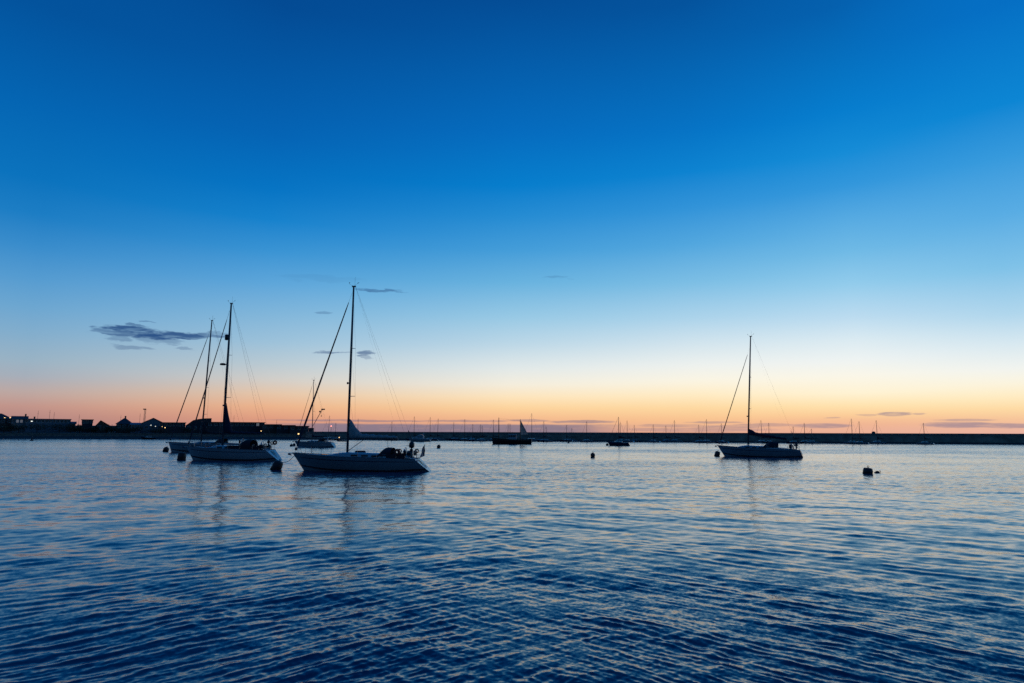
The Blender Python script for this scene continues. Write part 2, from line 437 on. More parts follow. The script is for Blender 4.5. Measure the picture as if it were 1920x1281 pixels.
# ------------------------------------------------------------------ breakwater and shore
def bw_y(px):            # distance of the breakwater foot for a picture column
    row = 824 + (px - 600) * (833.0 - 824) / 1300
    return on_water(px, row).y
def wall_strip(name, pts, prof, m, parent=None, rise=None):
    """sweep profile (offset away from viewer, z) along ground points"""
    rings = []
    for i, p in enumerate(pts):
        d = (pts[min(i + 1, len(pts) - 1)] - pts[max(i - 1, 0)]); d.z = 0; d.normalize()
        nrm = Vector((-d.y, d.x, 0))
        k = 1 if rise is None else rise[i]
        rings.append([(p.x + nrm.x * o, p.y + nrm.y * o, z if z < 2.7 else 2.6 + (z - 2.6) * k) for o, z in prof])
    mb = MB(); mb.loft(rings, closed=True, cap=True); return obj(name, mb, m, parent)
pts = []
for px in list(range(572, 2400, 60)):
    Y = bw_y(px); pts.append(Vector((x_at(px, Y, 826), Y, 0)))
bwt = thing('breakwater', 'long dark masonry breakwater closing the harbour along the horizon', 'breakwater', (0, 0, 0))
TOP = CAM_H + .12
wall_strip('wall', pts, [(0, -3), (.35, TOP - 1.2), (.36, TOP - .9), (9, TOP - .9), (9.3, -3)], M['stone'], bwt)
wall_strip('parapet', pts, [(.30, TOP - .9), (.30, TOP), (1.3, TOP), (1.3, TOP - .9)], M['conc'], bwt)
wall_strip('foot_ledge', pts, [(-1.6, -3), (-1.1, .32), (-.05, .5), (-.05, -3)], M['rock'], bwt)

# shore with quay on the left
def shore_y(px): return on_water(px, 822 + max(0, px) * 1.7 / 560).y
sp = [Vector((x_at(px, shore_y(px), 822), shore_y(px), 0)) for px in range(-420, 641, 60)]
sp[-1].y = sp[-2].y
wall_strip('shore', sp, [(.8, -3), (.8, 2.2), (10, 2.6), (24, 3.4), (40, 6.4), (70, 6.9), (160, 6.0), (200, -3)], M['earth'], None, [max(0.0, min(1.0, (285 - px) / 130)) for px in range(-420, 641, 60)])['kind'] = 'structure'
qt = thing('quay_wall', 'low dark quay wall along the waterfront under the houses', 'quay', (0, 0, 0))
wall_strip('wall', sp, [(0, -3), (.15, 2.3), (.75, 2.3), (.75, -3)], M['conc'], qt)
wall_strip('coping', sp, [(-.12, 2.303), (-.12, 2.55), (.9, 2.55), (.9, 2.303)], M['stone'], qt)
wall_strip('rubble_foot', sp, [(-4.5, -3), (-3.4, .25), (-1.2, .9), (-.05, 1.1), (-.05, -3)], M['rock'], qt)

def house(px0, px1, ytop, yeave, ybase, Y, wallm, roofm, label, kind='gable', name='house', nwin=3, depth=9, chim=None, rows=1, lit=(), peak=None):
    """kind: gable = gable end seen, ridge = ridge across, hip = pyramid, flat, hall"""
    X0, X1 = x_at(px0, Y, 800), x_at(px1, Y, 800); W = X1 - X0
    zt, ze = z_at((px0 + px1) / 2, ytop, Y), z_at((px0 + px1) / 2, yeave, Y); zb = 2.6
    xc = (X0 + X1) / 2; W *= math.cos(math.atan2(xc, Y)) * 1.09; t = thing(name, label, 'building', (xc, Y, zb), math.atan2(-xc, Y)); h = W / 2; e = ze - zb; tp = zt - zb
    w = MB()
    if kind == 'gable':
        pk = 0 if peak is None else peak * h
        w.loft([[(-h, y, -1.5), (h, y, -1.5), (h, y, e), (pk, y, tp - .15), (-h, y, e)] for y in (0, depth)], closed=True, cap=True)
        r = MB(); o = .45
        for s in (-1, 1):
            xe = s * (h + o); dz = (tp - e) / abs(s * h - pk) * o
            r.loft([[(pk, y, tp), (xe, y, e - dz + .12), (xe, y, e - dz - .1), (pk, y, tp - .2)] for y in (-o, depth + o)], closed=True, cap=True)
    elif kind == 'ridge':
        w.box(-h, h, 0, depth, -1.5, e)
        r = MB(); o = .4
        r.loft([[(x, -o, e - .15), (x, depth / 2, tp), (x, depth + o, e - .15), (x, depth + o, e - .3), (x, depth / 2, tp - .25), (x, -o, e - .3)] for x in (-h - o, h + o)], closed=True, cap=True)
    elif kind == 'hip':
        w.box(-h, h, 0, depth, -1.5, e)
        r = MB(); o = .5; k = h * .12
        r.add([(-h-o, -o, e), (h+o, -o, e), (h+o, depth+o, e), (-h-o, depth+o, e), (-k, depth/2, tp), (k, depth/2, tp)],
              [(0,1,5,4), (1,2,5), (2,3,4,5), (3,0,4), (3,2,1,0)])
    elif kind == 'flat':
        w.box(-h + .4, h - .4, .4, depth, -1.5, tp - .35)
        r = MB(); r.box(-h, h, -.2, depth + .3, tp - .35, tp)
    elif kind == 'hall':
        prof = [(-h, e), (-h * .75, e + (tp - e) * .3), (-h * .45, e + (tp - e) * .7), (0, e + (tp - e) * .88), (h * .5, e + (tp - e) * .97), (h, tp)]
        w.loft([[(-h, y, -1.5), (h, y, -1.5)] + [(x, y, z - .2) for x, z in prof[::-1]] for y in (0, depth)], closed=True, cap=True)
        r = MB(); r.loft([[(x, y, z) for x, z in prof] + [(x, y, z - .2) for x, z in prof[::-1]] for y in (-.3, depth + .3)], closed=True, cap=True)
    obj('wall', w, wallm, t); ro = obj('roof', r, roofm, t)
    if chim is not None:
        for cx in chim:
            c = MB(); c.box(cx * h - .35, cx * h + .35, depth * .45, depth * .45 + .6, min(e, tp) - .6, tp + 1.0); c.box(cx * h - .42, cx * h + .42, depth * .45 - .07, depth * .45 + .67, tp + 1.0, tp + 1.15)
            obj('chimney', c, M['brick'], ro)
    top = (tp if kind in ('flat',) else e) - .5
    hh = max(1.0, min(1.4, (top - 0.6) / rows * .6))
    for rw in range(rows):
        for k in range(nwin):
            cx = -h + W * (k + .5) / nwin; ww = min(1.3, W / nwin * .6); z1 = top - rw * (top / rows); z0 = z1 - hh
            fr = MB(); fr.box(cx - ww/2 - .08, cx + ww/2 + .08, (.4 if kind == 'flat' else 0) - .05, (.4 if kind == 'flat' else 0) + .02, z0 - .08, z1 + .08)
            fo = obj('window', fr, M['white'], t)
            pn = MB(); y = (.4 if kind == 'flat' else 0) - .075
            pn.box(cx - ww/2, cx - .03, y, y + .022, z0, z1); pn.box(cx + .03, cx + ww/2, y, y + .022, z0, z1)
            obj('pane', pn, M['lit'] if (rw, k) in lit else M['glass'], fo)
    return t

house(-26, 21, 775, 786, 800, 336, M['brick'], M['slate'], 'tall dark house with pointed roof at the left picture edge', 'hip', nwin=4, rows=2, depth=10)
house(22, 49, 780, 785.5, 800, 334, M['render'], M['slate'], 'pale house with a bright window row beside the long low block', 'ridge', nwin=4, rows=2, chim=[.72], lit=[(0, 1), (0, 2)])
house(50, 130, 785.5, 788, 800, 338, M['clad'], M['clad'], 'long low pale flat-roofed block with a small chimney', 'flat', name='long_building', nwin=12, chim=[-.62])
house(131, 141, 790.5, 794, 800, 336, M['shed'], M['slate'], 'tiny dark shed at the right end of the long low block', 'ridge', name='shed', nwin=1)
house(152, 174, 786.5, 790, 800, 332, M['shed'], M['slate'], 'small boxy pavilion with an overhanging flat roof', 'flat', name='pavilion', nwin=3)
house(181, 203, 788, 797, 802, 330, M['brick'], M['tile'], 'small house with a lopsided gable beside the pavilion', 'gable', nwin=2, peak=-.35)
house(219, 247, 784, 795, 802, 330, M['brick'], M['slate'], 'dark house with a steep hipped roof and short ridge', 'hip', nwin=3, chim=[.05])
house(246, 262, 792.5, 796, 803, 326, M['clad'], M['clad'], 'pale bluish shed between the steep roof and the wide gable', 'ridge', name='shed', nwin=2)
house(260, 313, 783.5, 797, 803, 332, M['clad'], M['slate'], 'wide boathouse with a low pointed gable and lamps below', 'gable', name='boathouse', nwin=5, depth=14)
house(300, 347, 792, 796, 803, 326, M['shed'], M['slate'], 'flat dark shed right of the wide gabled boathouse', 'flat', name='shed', nwin=6)
house(350, 394, 784, 798, 804, 330, M['shed'], M['slate'], 'dark hall with a curved roof rising to the right', 'hall', name='hall', nwin=4, depth=16)
house(394, 494, 791.5, 794, 805, 332, M['shed'], M['shed'], 'long dark warehouse behind the left yacht', 'flat', name='warehouse', nwin=11, depth=14, rows=1, lit=[(0, 9)])
house(491, 527, 795.5, 798, 805, 330, M['brick'], M['slate'], 'low dark store adjoining the long warehouse', 'flat', name='store', nwin=3)
house(519, 553, 797, 800, 806, 328, M['shed'], M['slate'], 'middle of the three low stores by the breakwater root', 'flat', name='store', nwin=3)
house(544, 579, 798.6, 801, 806, 326, M['shed'], M['slate'], 'last low store where the shore meets the breakwater', 'flat', name='store', nwin=3)

# trees and bushes on the waterfront
def tree(px, ytop, Y, wpx, label, nleaf=620):
    X = x_at(px, Y, 800); zt = z_at(px, ytop, Y); zb = 2.3; H = zt - zb; W = wpx * Y / F_PX
    t = thing('tree' if H > 4.5 else 'shrub', label, 'tree' if H > 4.5 else 'shrub', (X, Y, zb), 0, 'planting along the waterfront')
    tr = MB(); tr.path([(0, 0, -.3), (.1, 0, H * .3), (-.05, .1, H * .65)], [.22, .16, .07], 6)
    for k in range(5):
        a = k * 1.3; tr.path([(.05, 0, H * .3), (W * .25 * math.cos(a), W * .25 * math.sin(a), H * .62)], [.09, .03], 5)
    obj('trunk', tr, M['bark'], t)
    g = np.random.default_rng(int(px * 7)); cr = MB()
    lob = [(g.uniform(-.34, .34) * W, g.uniform(-.3, .3) * W, H * g.uniform(.35, .78), g.uniform(.22, .36) * W, g.uniform(.16, .26) * H) for _ in range(8)]
    for k in range(nleaf):
        lx, ly, lz, lr, lh = lob[k % 8]; d = g.normal(size=3); d /= np.linalg.norm(d); q = g.uniform(.55, 1.08)
        c = Vector((lx + d[0] * lr * q, ly + d[1] * lr * q, min(H, max(.1, lz + d[2] * lh * q))))
        u = Vector(g.normal(size=3)).normalized(); w = u.cross(Vector(g.normal(size=3))).normalized(); s = g.uniform(.14, .30)
        cr.add([c - u * s, c + w * s * .6, c + u * s, c - w * s * .6], [(0, 1, 2, 3)])
    obj('crown', cr, M['leaf'], t)
tl = ['broad dark bush below the pointed house at the left edge', 'dark bush below the pale house with the bright window row', 'rounded bush under the left end of the long low block',
      'rounded bush under the right half of the long low block', 'dark tree just left of the small pavilion', 'low bush in front of the small pavilion', 'dark tree between the pavilion and the lopsided house',
      'spreading bush below the lopsided gable', 'low bush left of the steep hipped house', 'dark bush in front of the steep hipped house', 'bush before the bluish shed', 'low wide bush before the gabled boathouse',
      'dark bush between flat shed and curved hall', 'bushy tree between the pointed house and the pale house', 'bushy tree at the right end of the long low block', 'rounded tree close beside the thin pole left of the pavilion', 'bushy tree between the lopsided house and the steep hipped house', 'leafy bush tucked against the right wall of the pavilion']
for (px, yt, w), l in zip([(8, 795, 40), (36, 796, 34), (70, 793, 42), (112, 793, 44), (142, 795.5, 24), (164, 798, 30), (178, 797, 16), (200, 798, 34), (213, 798, 24), (240, 799, 36), (258, 800, 24), (292, 803, 44), (348, 799, 24), (22, 793, 20), (133, 794, 22), (150, 795, 20), (210, 795.5, 26), (178, 796, 22)], tl):
    tree(px, yt, 321 if yt > 792.5 else 324, w, l)

# lamp posts, mast poles and the pylon on shore
def lamp_post(px, py, Y, m, label, size=.34, zb=2.6):
    X = x_at(px, Y, py); z = z_at(px, py, Y); t = thing('street_lamp', label, 'street lamp', (X, Y, zb), 0, 'lamps along the waterfront')
    p = MB(); p.path([(0, .3, -.3), (0, .3, z - zb), (0, .05, z - zb + .25)], [.07, .05, .04], 6); obj('pole', p, M['galv'], t)
    h = MB(); h.lathe([(.02, -size * .6), (size * .7, -size * .45), (size, 0), (size * .7, size * .4), (.02, size * .55)], 10); h.v = [(x, y, q + z - zb) for x, y, q in h.v]
    obj('lamp_head', h, m, t, True)
for a in [(9, 783.3, 330, 'warm', 'lit warm lamp, leftmost of the pair before the pointed house', .26), (19, 783.3, 330, 'warm', 'lit warm lamp, right one of the pair before the pointed house', .28),
          (59.5, 790, 328, 'cool', 'bright white lamp under the long low block', .42), (283, 797.4, 324, 'cool', 'left white lamp below the boathouse gable', .27), (291.5, 799.5, 324, 'cool', 'right white lamp below the boathouse gable', .24),
          (304, 800, 320, 'warm', 'small lamp left of the pair on the flat dark shed', .18), (309.5, 802, 320, 'warm', 'warm lamp right of the pair on the flat dark shed', .3), (489.6, 808.3, 318, 'warm', 'small yellow lamp below the end of the long warehouse', .32),
          (559.5, 813.6, 309, 'warm', 'largest yellow lamp, low at the breakwater root', .5)]:
    lamp_post(a[0], a[1], a[2], M[a[3]], a[4], a[5])
def beacon(px, py, Y, m, label, s=.22, zb=-1.5):
    X = x_at(px, Y, py); z = z_at(px, py, Y); t = thing('harbour_light', label, 'beacon', (X, Y, zb))
    p = MB(); p.path([(0, 0, 0), (0, 0, z - zb)], [.16, .08], 8); p.box(-.35, .35, -.35, .35, z - zb - .5, z - zb - .42); obj('post', p, M['galv'], t)
    h = MB(); h.lathe([(.02, -s), (s * .8, -s * .6), (s, 0), (s * .8, s * .6), (.02, s)], 10); h.v = [(x, y, q + z - zb) for x, y, q in h.v]; obj('lantern', h, m, t, True)
beacon(621, 799.2, 330, M['redl'], 'reddish harbour light on a post above the breakwater', .42)
beacon(636, 820.5, 270, M['warm'], 'dim light on a low post before the breakwater left of the main yacht', .2)

def pole(px, py, Y, label, r=.09, arms=False):
    X = x_at(px, Y, py); z = z_at(px, py, Y); t = thing('flagpole', label, 'pole', (X, Y, 2.4), 0, 'thin poles above the waterfront')
    p = MB(); p.path([(0, 0, -.3), (0, 0, z - 2.4)], [r, r * .6], 6); obj('pole', p, M['galv'], t)
    q = MB(); q.box(-.45, .45, -.03, .03, z - 3.6, z - 3.54); q.lathe([(.02, z - 2.4), (.12, z - 2.3), (.02, z - 2.2)], 6); obj('yard', q, M['galv'], t)
for (px, py, l) in [(72, 771, 'first thin pole left of centre above the long low block'), (94, 770, 'tallest thin pole above the right half of the long low block'), (102, 774, 'thin pole just right of the tallest one above the long block'),
                    (149, 778, 'thin pole just left of the pavilion'), (227, 779, 'thin pole above the left slope of the steep hipped roof'), (263, 776, 'thin pole left of the lattice floodlight mast'), (439, 780, 'thin pole above the middle of the long warehouse'), (519, 788, 'thin pole above the low stores')]:
    pole(px, py, 345, l)
def pylon(px, py, Y):
    X = x_at(px, Y, py); z = z_at(px, py, Y); t = thing('floodlight_mast', 'lattice floodlight mast behind the boathouse gable', 'mast', (X, Y, 2.4)); H = z - 2.4
    p = MB()
    for sx in (-1, 1):
        for sy in (-1, 1): p.path([(sx * .45, sy * .45, -.3), (sx * .25, sy * .25, H)], [.06, .05], 5)
    for k in range(12):
        a, b = H * k / 12, H * (k + 1) / 12; w0 = .45 - .2 * k / 12; s = 1 if k % 2 else -1
        p.path([(-s * w0, -w0, a), (s * w0, -w0, b)], .035, 4); p.path([(-s * w0, w0, a), (s * w0, w0, b)], .035, 4)
    obj('lattice', p, M['galv'], t)
    q = MB(); q.box(-.8, .8, -.5, .5, H - .5, H - .42); obj('platform', q, M['galv'], t)
    for sx in (-.55, 0, .55):
        q = MB(); q.box(sx - .22, sx + .22, -.75, -.5, H - .35, H + .15); obj('floodlight', q, M['shed'], t)
pylon(272.5, 767, 350)
def crane():
    Y = 480; b = at_y(584, 800, Y); t = thing('harbour_crane', 'far thin crane with a raised jib above the small yacht', 'crane', (b.x, Y, 2))
    c = MB(); c.box(-1.5, 1.5, -1.5, 1.5, 0, 4.5); obj('base', c, M['shed'], t)
    j0 = at_y(586, 789, Y) - Vector((b.x, Y, 2)); j1 = at_y(605, 767.5, Y) - Vector((b.x, Y, 2)); j0.y = j1.y = 0
    c = MB(); c.path([(0, 0, 4), j0 * .2], .4, 6)
    for o in ((0, .35), (0, -.35), (.5, 0)):
        c.path([Vector((0, o[1], 4)), j1 + Vector((-o[0], o[1] * .5, 0))], .09, 5)
    for k in range(14):
        f0, f1 = k / 14, (k + 1) / 14; q0 = Vector((0, 0, 4)).lerp(j1, f0); q1 = Vector((0, 0, 4)).lerp(j1, f1)
        s = .35 if k % 2 else -.35; c.path([q0 + Vector((0, s, 0)), q1 + Vector((0, -s, 0))], .06, 4)
    obj('jib', c, M['galv'], t)
    hd = MB(); hd.box(j1.x - 1.0, j1.x + 1.6, -.5, .5, j1.z - .5, j1.z + .4); hd.box(j1.x - 2.4, j1.x - 1.4, -.5, .5, j1.z - 2.3, j1.z - 1.2); obj('jib_head', hd, M['shed'], t)
    hk = MB(); hk.path([(j1.x - .8, 0, j1.z - .5), (j1.x - .8, 0, j1.z - 4.6)], .05, 4); hk.lathe([(.05, 0), (.35, .3), (.3, .9), (.05, 1.1)], 8, (j1.x - .8, 0, j1.z - 5.6)); obj('hook_block', hk, M['shed'], t)
crane()
hx = thing('breakwater_hut', 'tiny hut on the breakwater top right of the right-hand masts', 'hut', (x_at(1638, bw_y(1638) + 5, 812), bw_y(1638) + 5, TOP - .9))
h = MB(); h.box(-.45, .45, -.45, .45, 0, 1.35); obj('wall', h, M['shed'], hx)
h = MB(); h.add([(-.6,-.6,1.35),(.6,-.6,1.35),(.6,.6,1.35),(-.6,.6,1.35),(0,0,1.65)], [(0,1,4),(1,2,4),(2,3,4),(3,0,4),(3,2,1,0)]); obj('roof', h, M['slate'], hx)

# ------------------------------------------------------------------ boats
def heading(p, away):
    """bow to the left of the viewer, turned away by `away` degrees from broadside"""
    s = Vector((p.x, p.y, 0)).normalized(); l = Vector((-s.y, s.x, 0)); a = rad(away)
    h = l * math.cos(a) + s * math.sin(a); return math.atan2(h.y, h.x)

class Hull:
    def __init__(s, L, B, fb, fm, fs, rake, scoop, tran=.78, draft=.5, full=.42):
        s.__dict__.update(L=L, B=B, fb=fb, fm=fm, fs=fs, rake=rake, scoop=scoop, tran=tran, draft=draft, full=full)
    def hb(s, t):
        if t >= .45: return s.B / 2 * max(0, 1 - ((t - .45) / .55) ** 2.3)
        return s.B / 2 * (s.tran + (1 - s.tran) * math.sin(t / .45 * math.pi / 2))
    def zs(s, t):
        if t > .4: return s.fm + (s.fb - s.fm) * ((t - .4) / .6) ** 1.5
        return s.fs + (s.fm - s.fs) * (t / .4)
    def pt(s, t, u, side):
        """u: 0 keel line .. 1 sheer"""
        zs = s.zs(t); dr = s.draft * (1 - max(0, (t - .5) / .5) ** 3) * (.35 + .65 * min(1, t / .3)); z = -dr + (zs + dr) * u; h = z / zs
        xs = -s.L / 2 + s.scoop * max(h, -.3); xb = s.L / 2 - s.rake * (1 - h)
        y = s.hb(t) * (u ** (s.full + .35 * max(0, t - .5)))
        return Vector((xs + t * (xb - xs), side * y, z))
    def at(s, x, side=1):      # sheer point at boat x
        t = min(1, max(0, (x + s.L / 2 - s.scoop) / (s.L - s.scoop))); return s.pt(t, 1, side)
    def top(s, x): return s.at(x).z
    def shell(s, nt=30, nu=12):
        mb = MB(); rings = []
        for i in range(nt + 1):
            t = i / nt
            rings.append([s.pt(t, 1 - k / nu, 1) for k in range(nu)] + [s.pt(t, k / nu, -1) for k in range(nu + 1)])
        mb.loft(rings); return mb
    def band(s, u0, u1, t0=.0, t1=1.0, off=.008, nt=30):
        mb = MB()
        for side in (1, -1):
            r = []
            for i in range(nt + 1):
                t = t0 + (t1 - t0) * i / nt; a, b = s.pt(t, u0, side), s.pt(t, u1, side)
                a.y += side * off; b.y += side * off; r.append([a, b])
            mb.loft(r)
        return mb
    def transom(s, nu=10, off=-.004):
        ring = [s.pt(0, 1 - k / nu, 1) for k in range(nu)] + [s.pt(0, k / nu, -1) for k in range(nu + 1)]
        mb = MB(); mb.add([p + Vector((off, 0, 0)) for p in ring], [tuple(range(len(ring)))]); return mb
    def deck(s, nt=30, drop=.03, camber=.07):
        mb = MB(); r = []
        for i in range(nt + 1):
            t = i / nt; p = s.pt(t, 1, 1); y = max(0, p.y - .01)
            r.append([(p.x, y * q, p.z - drop + camber * (1 - q * q) * min(1, y)) for q in (1, .66, .33, 0, -.33, -.66, -1)])
        mb.loft(r); return mb
    def rail(s, r=.025, t0=0, t1=1, nt=30):
        mb = MB()
        for side in (1, -1):
            mb.path([s.pt(t0 + (t1 - t0) * i / nt, 1, side) + Vector((0, 0, r)) for i in range(nt + 1)], r, 5)
        return mb

def bundle(x0, z0, head, x1, z1, boomz0, boomz1, wid=.17, fall=1.2, seed=1, thick=.30):
    """mainsail dropped on the boom: tall at the mast, slim at the boom end"""
    g = random.Random(seed); rings = []; n = 26
    for i in range(n + 1):
        f = i / n; x = x0 + (x1 - x0) * f
        zb = boomz0 + (boomz1 - boomz0) * f + .05
        dist = (x0 - x)
        zt = zb + thick * (1 - f * .55) + .05 * math.sin(i * 1.7 + seed) + max(0, head - z0) * max(0, 1 - dist / fall) ** 1.15
        w = wid * (1 - .5 * f) * (1 + .2 * math.sin(i * 2.3)); ring = []
        for k in range(10):
            a = 2 * math.pi * k / 10; ww = w * (1 if math.sin(a) < .3 else .45 if dist < fall else .75) * (1 + g.uniform(-.14, .14))
            ring.append((x + g.uniform(-.015, .015), ww * math.cos(a), (zt + zb) / 2 + (zt - zb) / 2 * math.sin(a)))
        rings.append(ring)
    mb = MB(); mb.loft(rings, closed=True, cap=True); return mb

def yacht(label, loc, away, L=12, B=3.7, free=(1.55, 1.25, 1.1), rake=1.1, scoop=.75, mast_x=.9, mast_top=16.8, mast_r=.10, lean=0.0,
          boom=4.6, boom_z=2.8, boom_rise=.0, sail=None, hullm='gel', stripem='stripe', fore=(.98, .02), genoa=.075, spread=(.33, .62), cabin=(-1.6, 3.0, .42),
          hood=True, hood_h=.85, bimini=False, extras=(), wire=.009, tran=.78, group='large yachts on moorings', full=.42, hood_len=1.5, backs=2, detail=True, side_lean=0.0):
    t = thing('sailing_yacht', label, 'yacht', loc, heading(loc, away), group)
    H = Hull(L, B, *free, rake, scoop, tran, full=full); W = wire
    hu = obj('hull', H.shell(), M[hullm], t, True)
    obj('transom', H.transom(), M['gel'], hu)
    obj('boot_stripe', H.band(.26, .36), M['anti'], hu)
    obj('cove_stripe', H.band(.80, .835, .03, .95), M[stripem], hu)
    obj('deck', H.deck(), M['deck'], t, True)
    obj('toe_rail', H.rail(.028), M['wire'], t, True)
    mx = mast_x; dz = H.top(mx)
    # coachroof
    c0, c1, ch = cabin; rings = []
    for i in range(13):
        f = i / 12; x = c0 + (c1 - c0) * f; hbm = min(H.at(x).y - .42, B * .31); hh = ch * (1 if f < .6 else 1 - ((f - .6) / .4) ** 1.6 * .96)
        zb = H.top(x) - .05; rings.append([(x, hbm, zb), (x, hbm * .97, zb + hh * .55), (x, hbm * .86, zb + hh * .9), (x, hbm * .5, zb + hh * 1.08), (x, 0, zb + hh * 1.14),
                                        (x, -hbm * .5, zb + hh * 1.08), (x, -hbm * .86, zb + hh * .9), (x, -hbm * .97, zb + hh * .55), (x, -hbm, zb)])
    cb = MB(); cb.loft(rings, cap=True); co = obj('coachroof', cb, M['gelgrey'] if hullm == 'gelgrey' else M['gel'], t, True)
    for side in (1, -1):
        for k in range(3):
            x = c0 + .45 + k * .95; hbm = min(H.at(x + .3).y - .42, B * .31); z = H.top(x) + ch * .22
            w = MB(); w.box(x, x + .62, side * hbm - .012 if side > 0 else -hbm - .02, side * hbm + .02 if side > 0 else -hbm + .012, z, z + ch * .36); obj('portlight', w, M['glass'], co)
    hb_ = MB(); hb_.box(c1 - .2, c1 + .35, -.28, .28, H.top(c1) - .02, H.top(c1) + .09); obj('fore_hatch', hb_, M['glass'], t)
    # cockpit
    for side in (1, -1):
        c = MB(); rr = []
        for i in range(7):
            x = c0 - (c0 + L / 2 - scoop - .5) * i / 6; y = side * min(H.at(x).y - .34, B * .3); z = H.top(x) - .03; h = .30 - .02 * i
            rr.append([(x, y - .11, z), (x, y - .07, z + h), (x, y + .07, z + h), (x, y + .11, z)])
        c.loft(rr, closed=True, cap=True); obj('coaming', c, M['gel'], t)
        wn = MB(); wn.lathe([(.09, 0), (.07, .05), (.06, .12), (.085, .17)], 10, (c0 - 1.0, side * min(H.at(c0 - 1).y - .34, B * .3), H.top(c0 - 1) + .24)); obj('winch', wn, M['steel'], t, True)
    wx = -L / 2 + scoop + 1.25; wz = H.top(wx)
    w = MB(); w.torus((wx - .12, 0, wz + .55), .48, .022, 'x')
    for k in range(3):
        a = k * math.pi / 3; w.path([(wx - .12, .46 * math.cos(a), wz + .55 + .46 * math.sin(a)), (wx - .12, -.46 * math.cos(a), wz + .55 - .46 * math.sin(a))], .012, 5)
    obj('steering_wheel', w, M['steel'], t, True)
    w = MB(); w.path([(wx, 0, wz - .3), (wx, 0, wz + .6), (wx, 0, wz + .85)], [.14, .12, .08], 8); obj('binnacle', w, M['white'], t, True)
    # mast: everything above deck leans together
    mt = mast_top; lx = math.tan(lean); ly = math.tan(side_lean)
    def mp(z): return Vector((mx - (z - dz) * lx, (z - dz) * ly, z))
    zs0 = dz - .05 + (ch * 1.05 if c0 < mx < c1 - .8 else 0)
    ms = MB(); ms.path([mp(zs0), mp(zs0 + (mt - zs0) * .6), mp(mt)], [mast_r, mast_r, mast_r * .72], 10, squash=.75); mo = obj('mast', ms, M['alu'], t, True)
    for k, f in enumerate(spread):
        z = zs0 + (mt - zs0) * f; p = mp(z); sl = .95 - .25 * k
        for side in (1, -1):
            s = MB(); s.path([p, p + Vector((-.28 * sl, side * sl * B / 3.7, .06))], [.035, .022], 6); obj('spreader', s, M['alu'], mo)
    hd = mp(mt)
    q = MB(); q.box(hd.x - .22, hd.x + .16, -.05, .05, hd.z - .02, hd.z + .10); q.v = [(x, y + hd.y, z) for x, y, z in q.v]; obj('masthead', q, M['alu'], mo)
    q = MB(); q.path([hd + Vector((-.12, .03, .1)), hd + Vector((-.12, .03, .95))], .008 if detail else .015, 4); obj('antenna', q, M['wire'], mo)
    q = MB(); q.path([hd + Vector((.05, 0, .1)), hd + Vector((.42, 0, .26)), hd + Vector((.42, 0, .36))], .008, 4); q.lathe([(.015, 0), (.055, .03), (.055, .08), (.015, .10)], 6, tuple(hd + Vector((.42, 0, .34)))); obj('anemometer', q, M['wire'], mo)
    q = MB(); q.path([hd + Vector((-.05, 0, .1)), hd + Vector((-.38, 0, .33))], .007, 4); q.add([hd + Vector((-.34, 0, .33)), hd + Vector((-.52, 0, .38)), hd + Vector((-.52, 0, .44)), hd + Vector((-.36, .01, .38))], [(0, 1, 2, 3)]); obj('wind_vane', q, M['wire'], mo)
    # rig
    fz = zs0 + (mt - zs0) * fore[0]; ft = mp(fz) + Vector((mast_r, 0, 0)); bow = Vector((L / 2 - .22, 0, H.top(L / 2 - .2) + .08))
    q = MB(); q.path([bow, ft], W * 1.6, 5); fo = obj('forestay', q, M['wire'], t)
    if genoa:
        q = MB(); n = 18; pp = []; rr = []
        for i in range(n + 1):
            f = .035 + .90 * i / n; pp.append(bow.lerp(ft, f)); rr.append(genoa * (1.0 - .52 * f) * (1 + .07 * math.sin(i * 2.6)) * (.55 if i in (0, n) else 1))
        q.path(pp, rr, 9); obj('furled_sail', q, M['cover'], fo, True)
        q = MB(); a, b = bow.lerp(ft, .012), bow.lerp(ft, .03); q.path([a, a.lerp(b, .1), a.lerp(b, .9), b], [.05, .12, .12, .05], 10); obj('furler_drum', q, M['wire'], fo, True)
    stern = Vector((-L / 2 + scoop + .15, 0, H.top(-L / 2 + scoop + .2))); bt = mp(mt) + Vector((-.18, 0, 0))
    sy = H.at(-L / 2 + scoop + .2).y - .15
    if backs == 2:
        for side in (1, -1):
            e = Vector((stern.x, side * sy, stern.z)); q = MB(); q.path([e, bt + Vector((0, side * .03, 0))], W, 4); bo = obj('backstay', q, M['wire'], t)
            q = MB(); q.path([e.lerp(bt, .10), e.lerp(bt, .11), e.lerp(bt, .155), e.lerp(bt, .16)], [.02, .045, .045, .02], 6)
            if detail and side < 0: obj('stay_tensioner', q, M['black'], bo)
    else:
        q = MB(); q.path([stern, bt], W, 4); obj('backstay', q, M['wire'], t)
    for side in (1, -1):
        cp = H.at(mx - .25, side); cp.y -= side * .12
        z1 = zs0 + (mt - zs0) * spread[0]; z2 = zs0 + (mt - zs0) * spread[-1]; sl1, sl2 = .95 * B / 3.7, (.95 - .25 * (len(spread) - 1)) * B / 3.7
        t1 = mp(z1) + Vector((-.27, side * sl1, .06)); t2 = mp(z2) + Vector((-.2, side * sl2, .05))
        q = MB(); q.path([cp, t1, t2, mp(fz)], W, 4); obj('cap_shroud', q, M['wire'], t)
        q = MB(); q.path([cp + Vector((-.35, 0, 0)), mp(z1 - .1)], W, 4); obj('lower_shroud', q, M['wire'], t)
        if detail:
            q = MB(); q.path([t1, mp(z2 - .1)], W * .8, 4); obj('diagonal_shroud', q, M['wire'], t)
    # boom and sail
    b0 = mp(boom_z) + Vector((-mast_r, 0, 0)); b1 = Vector((b0.x - boom, .0, boom_z + boom_rise))
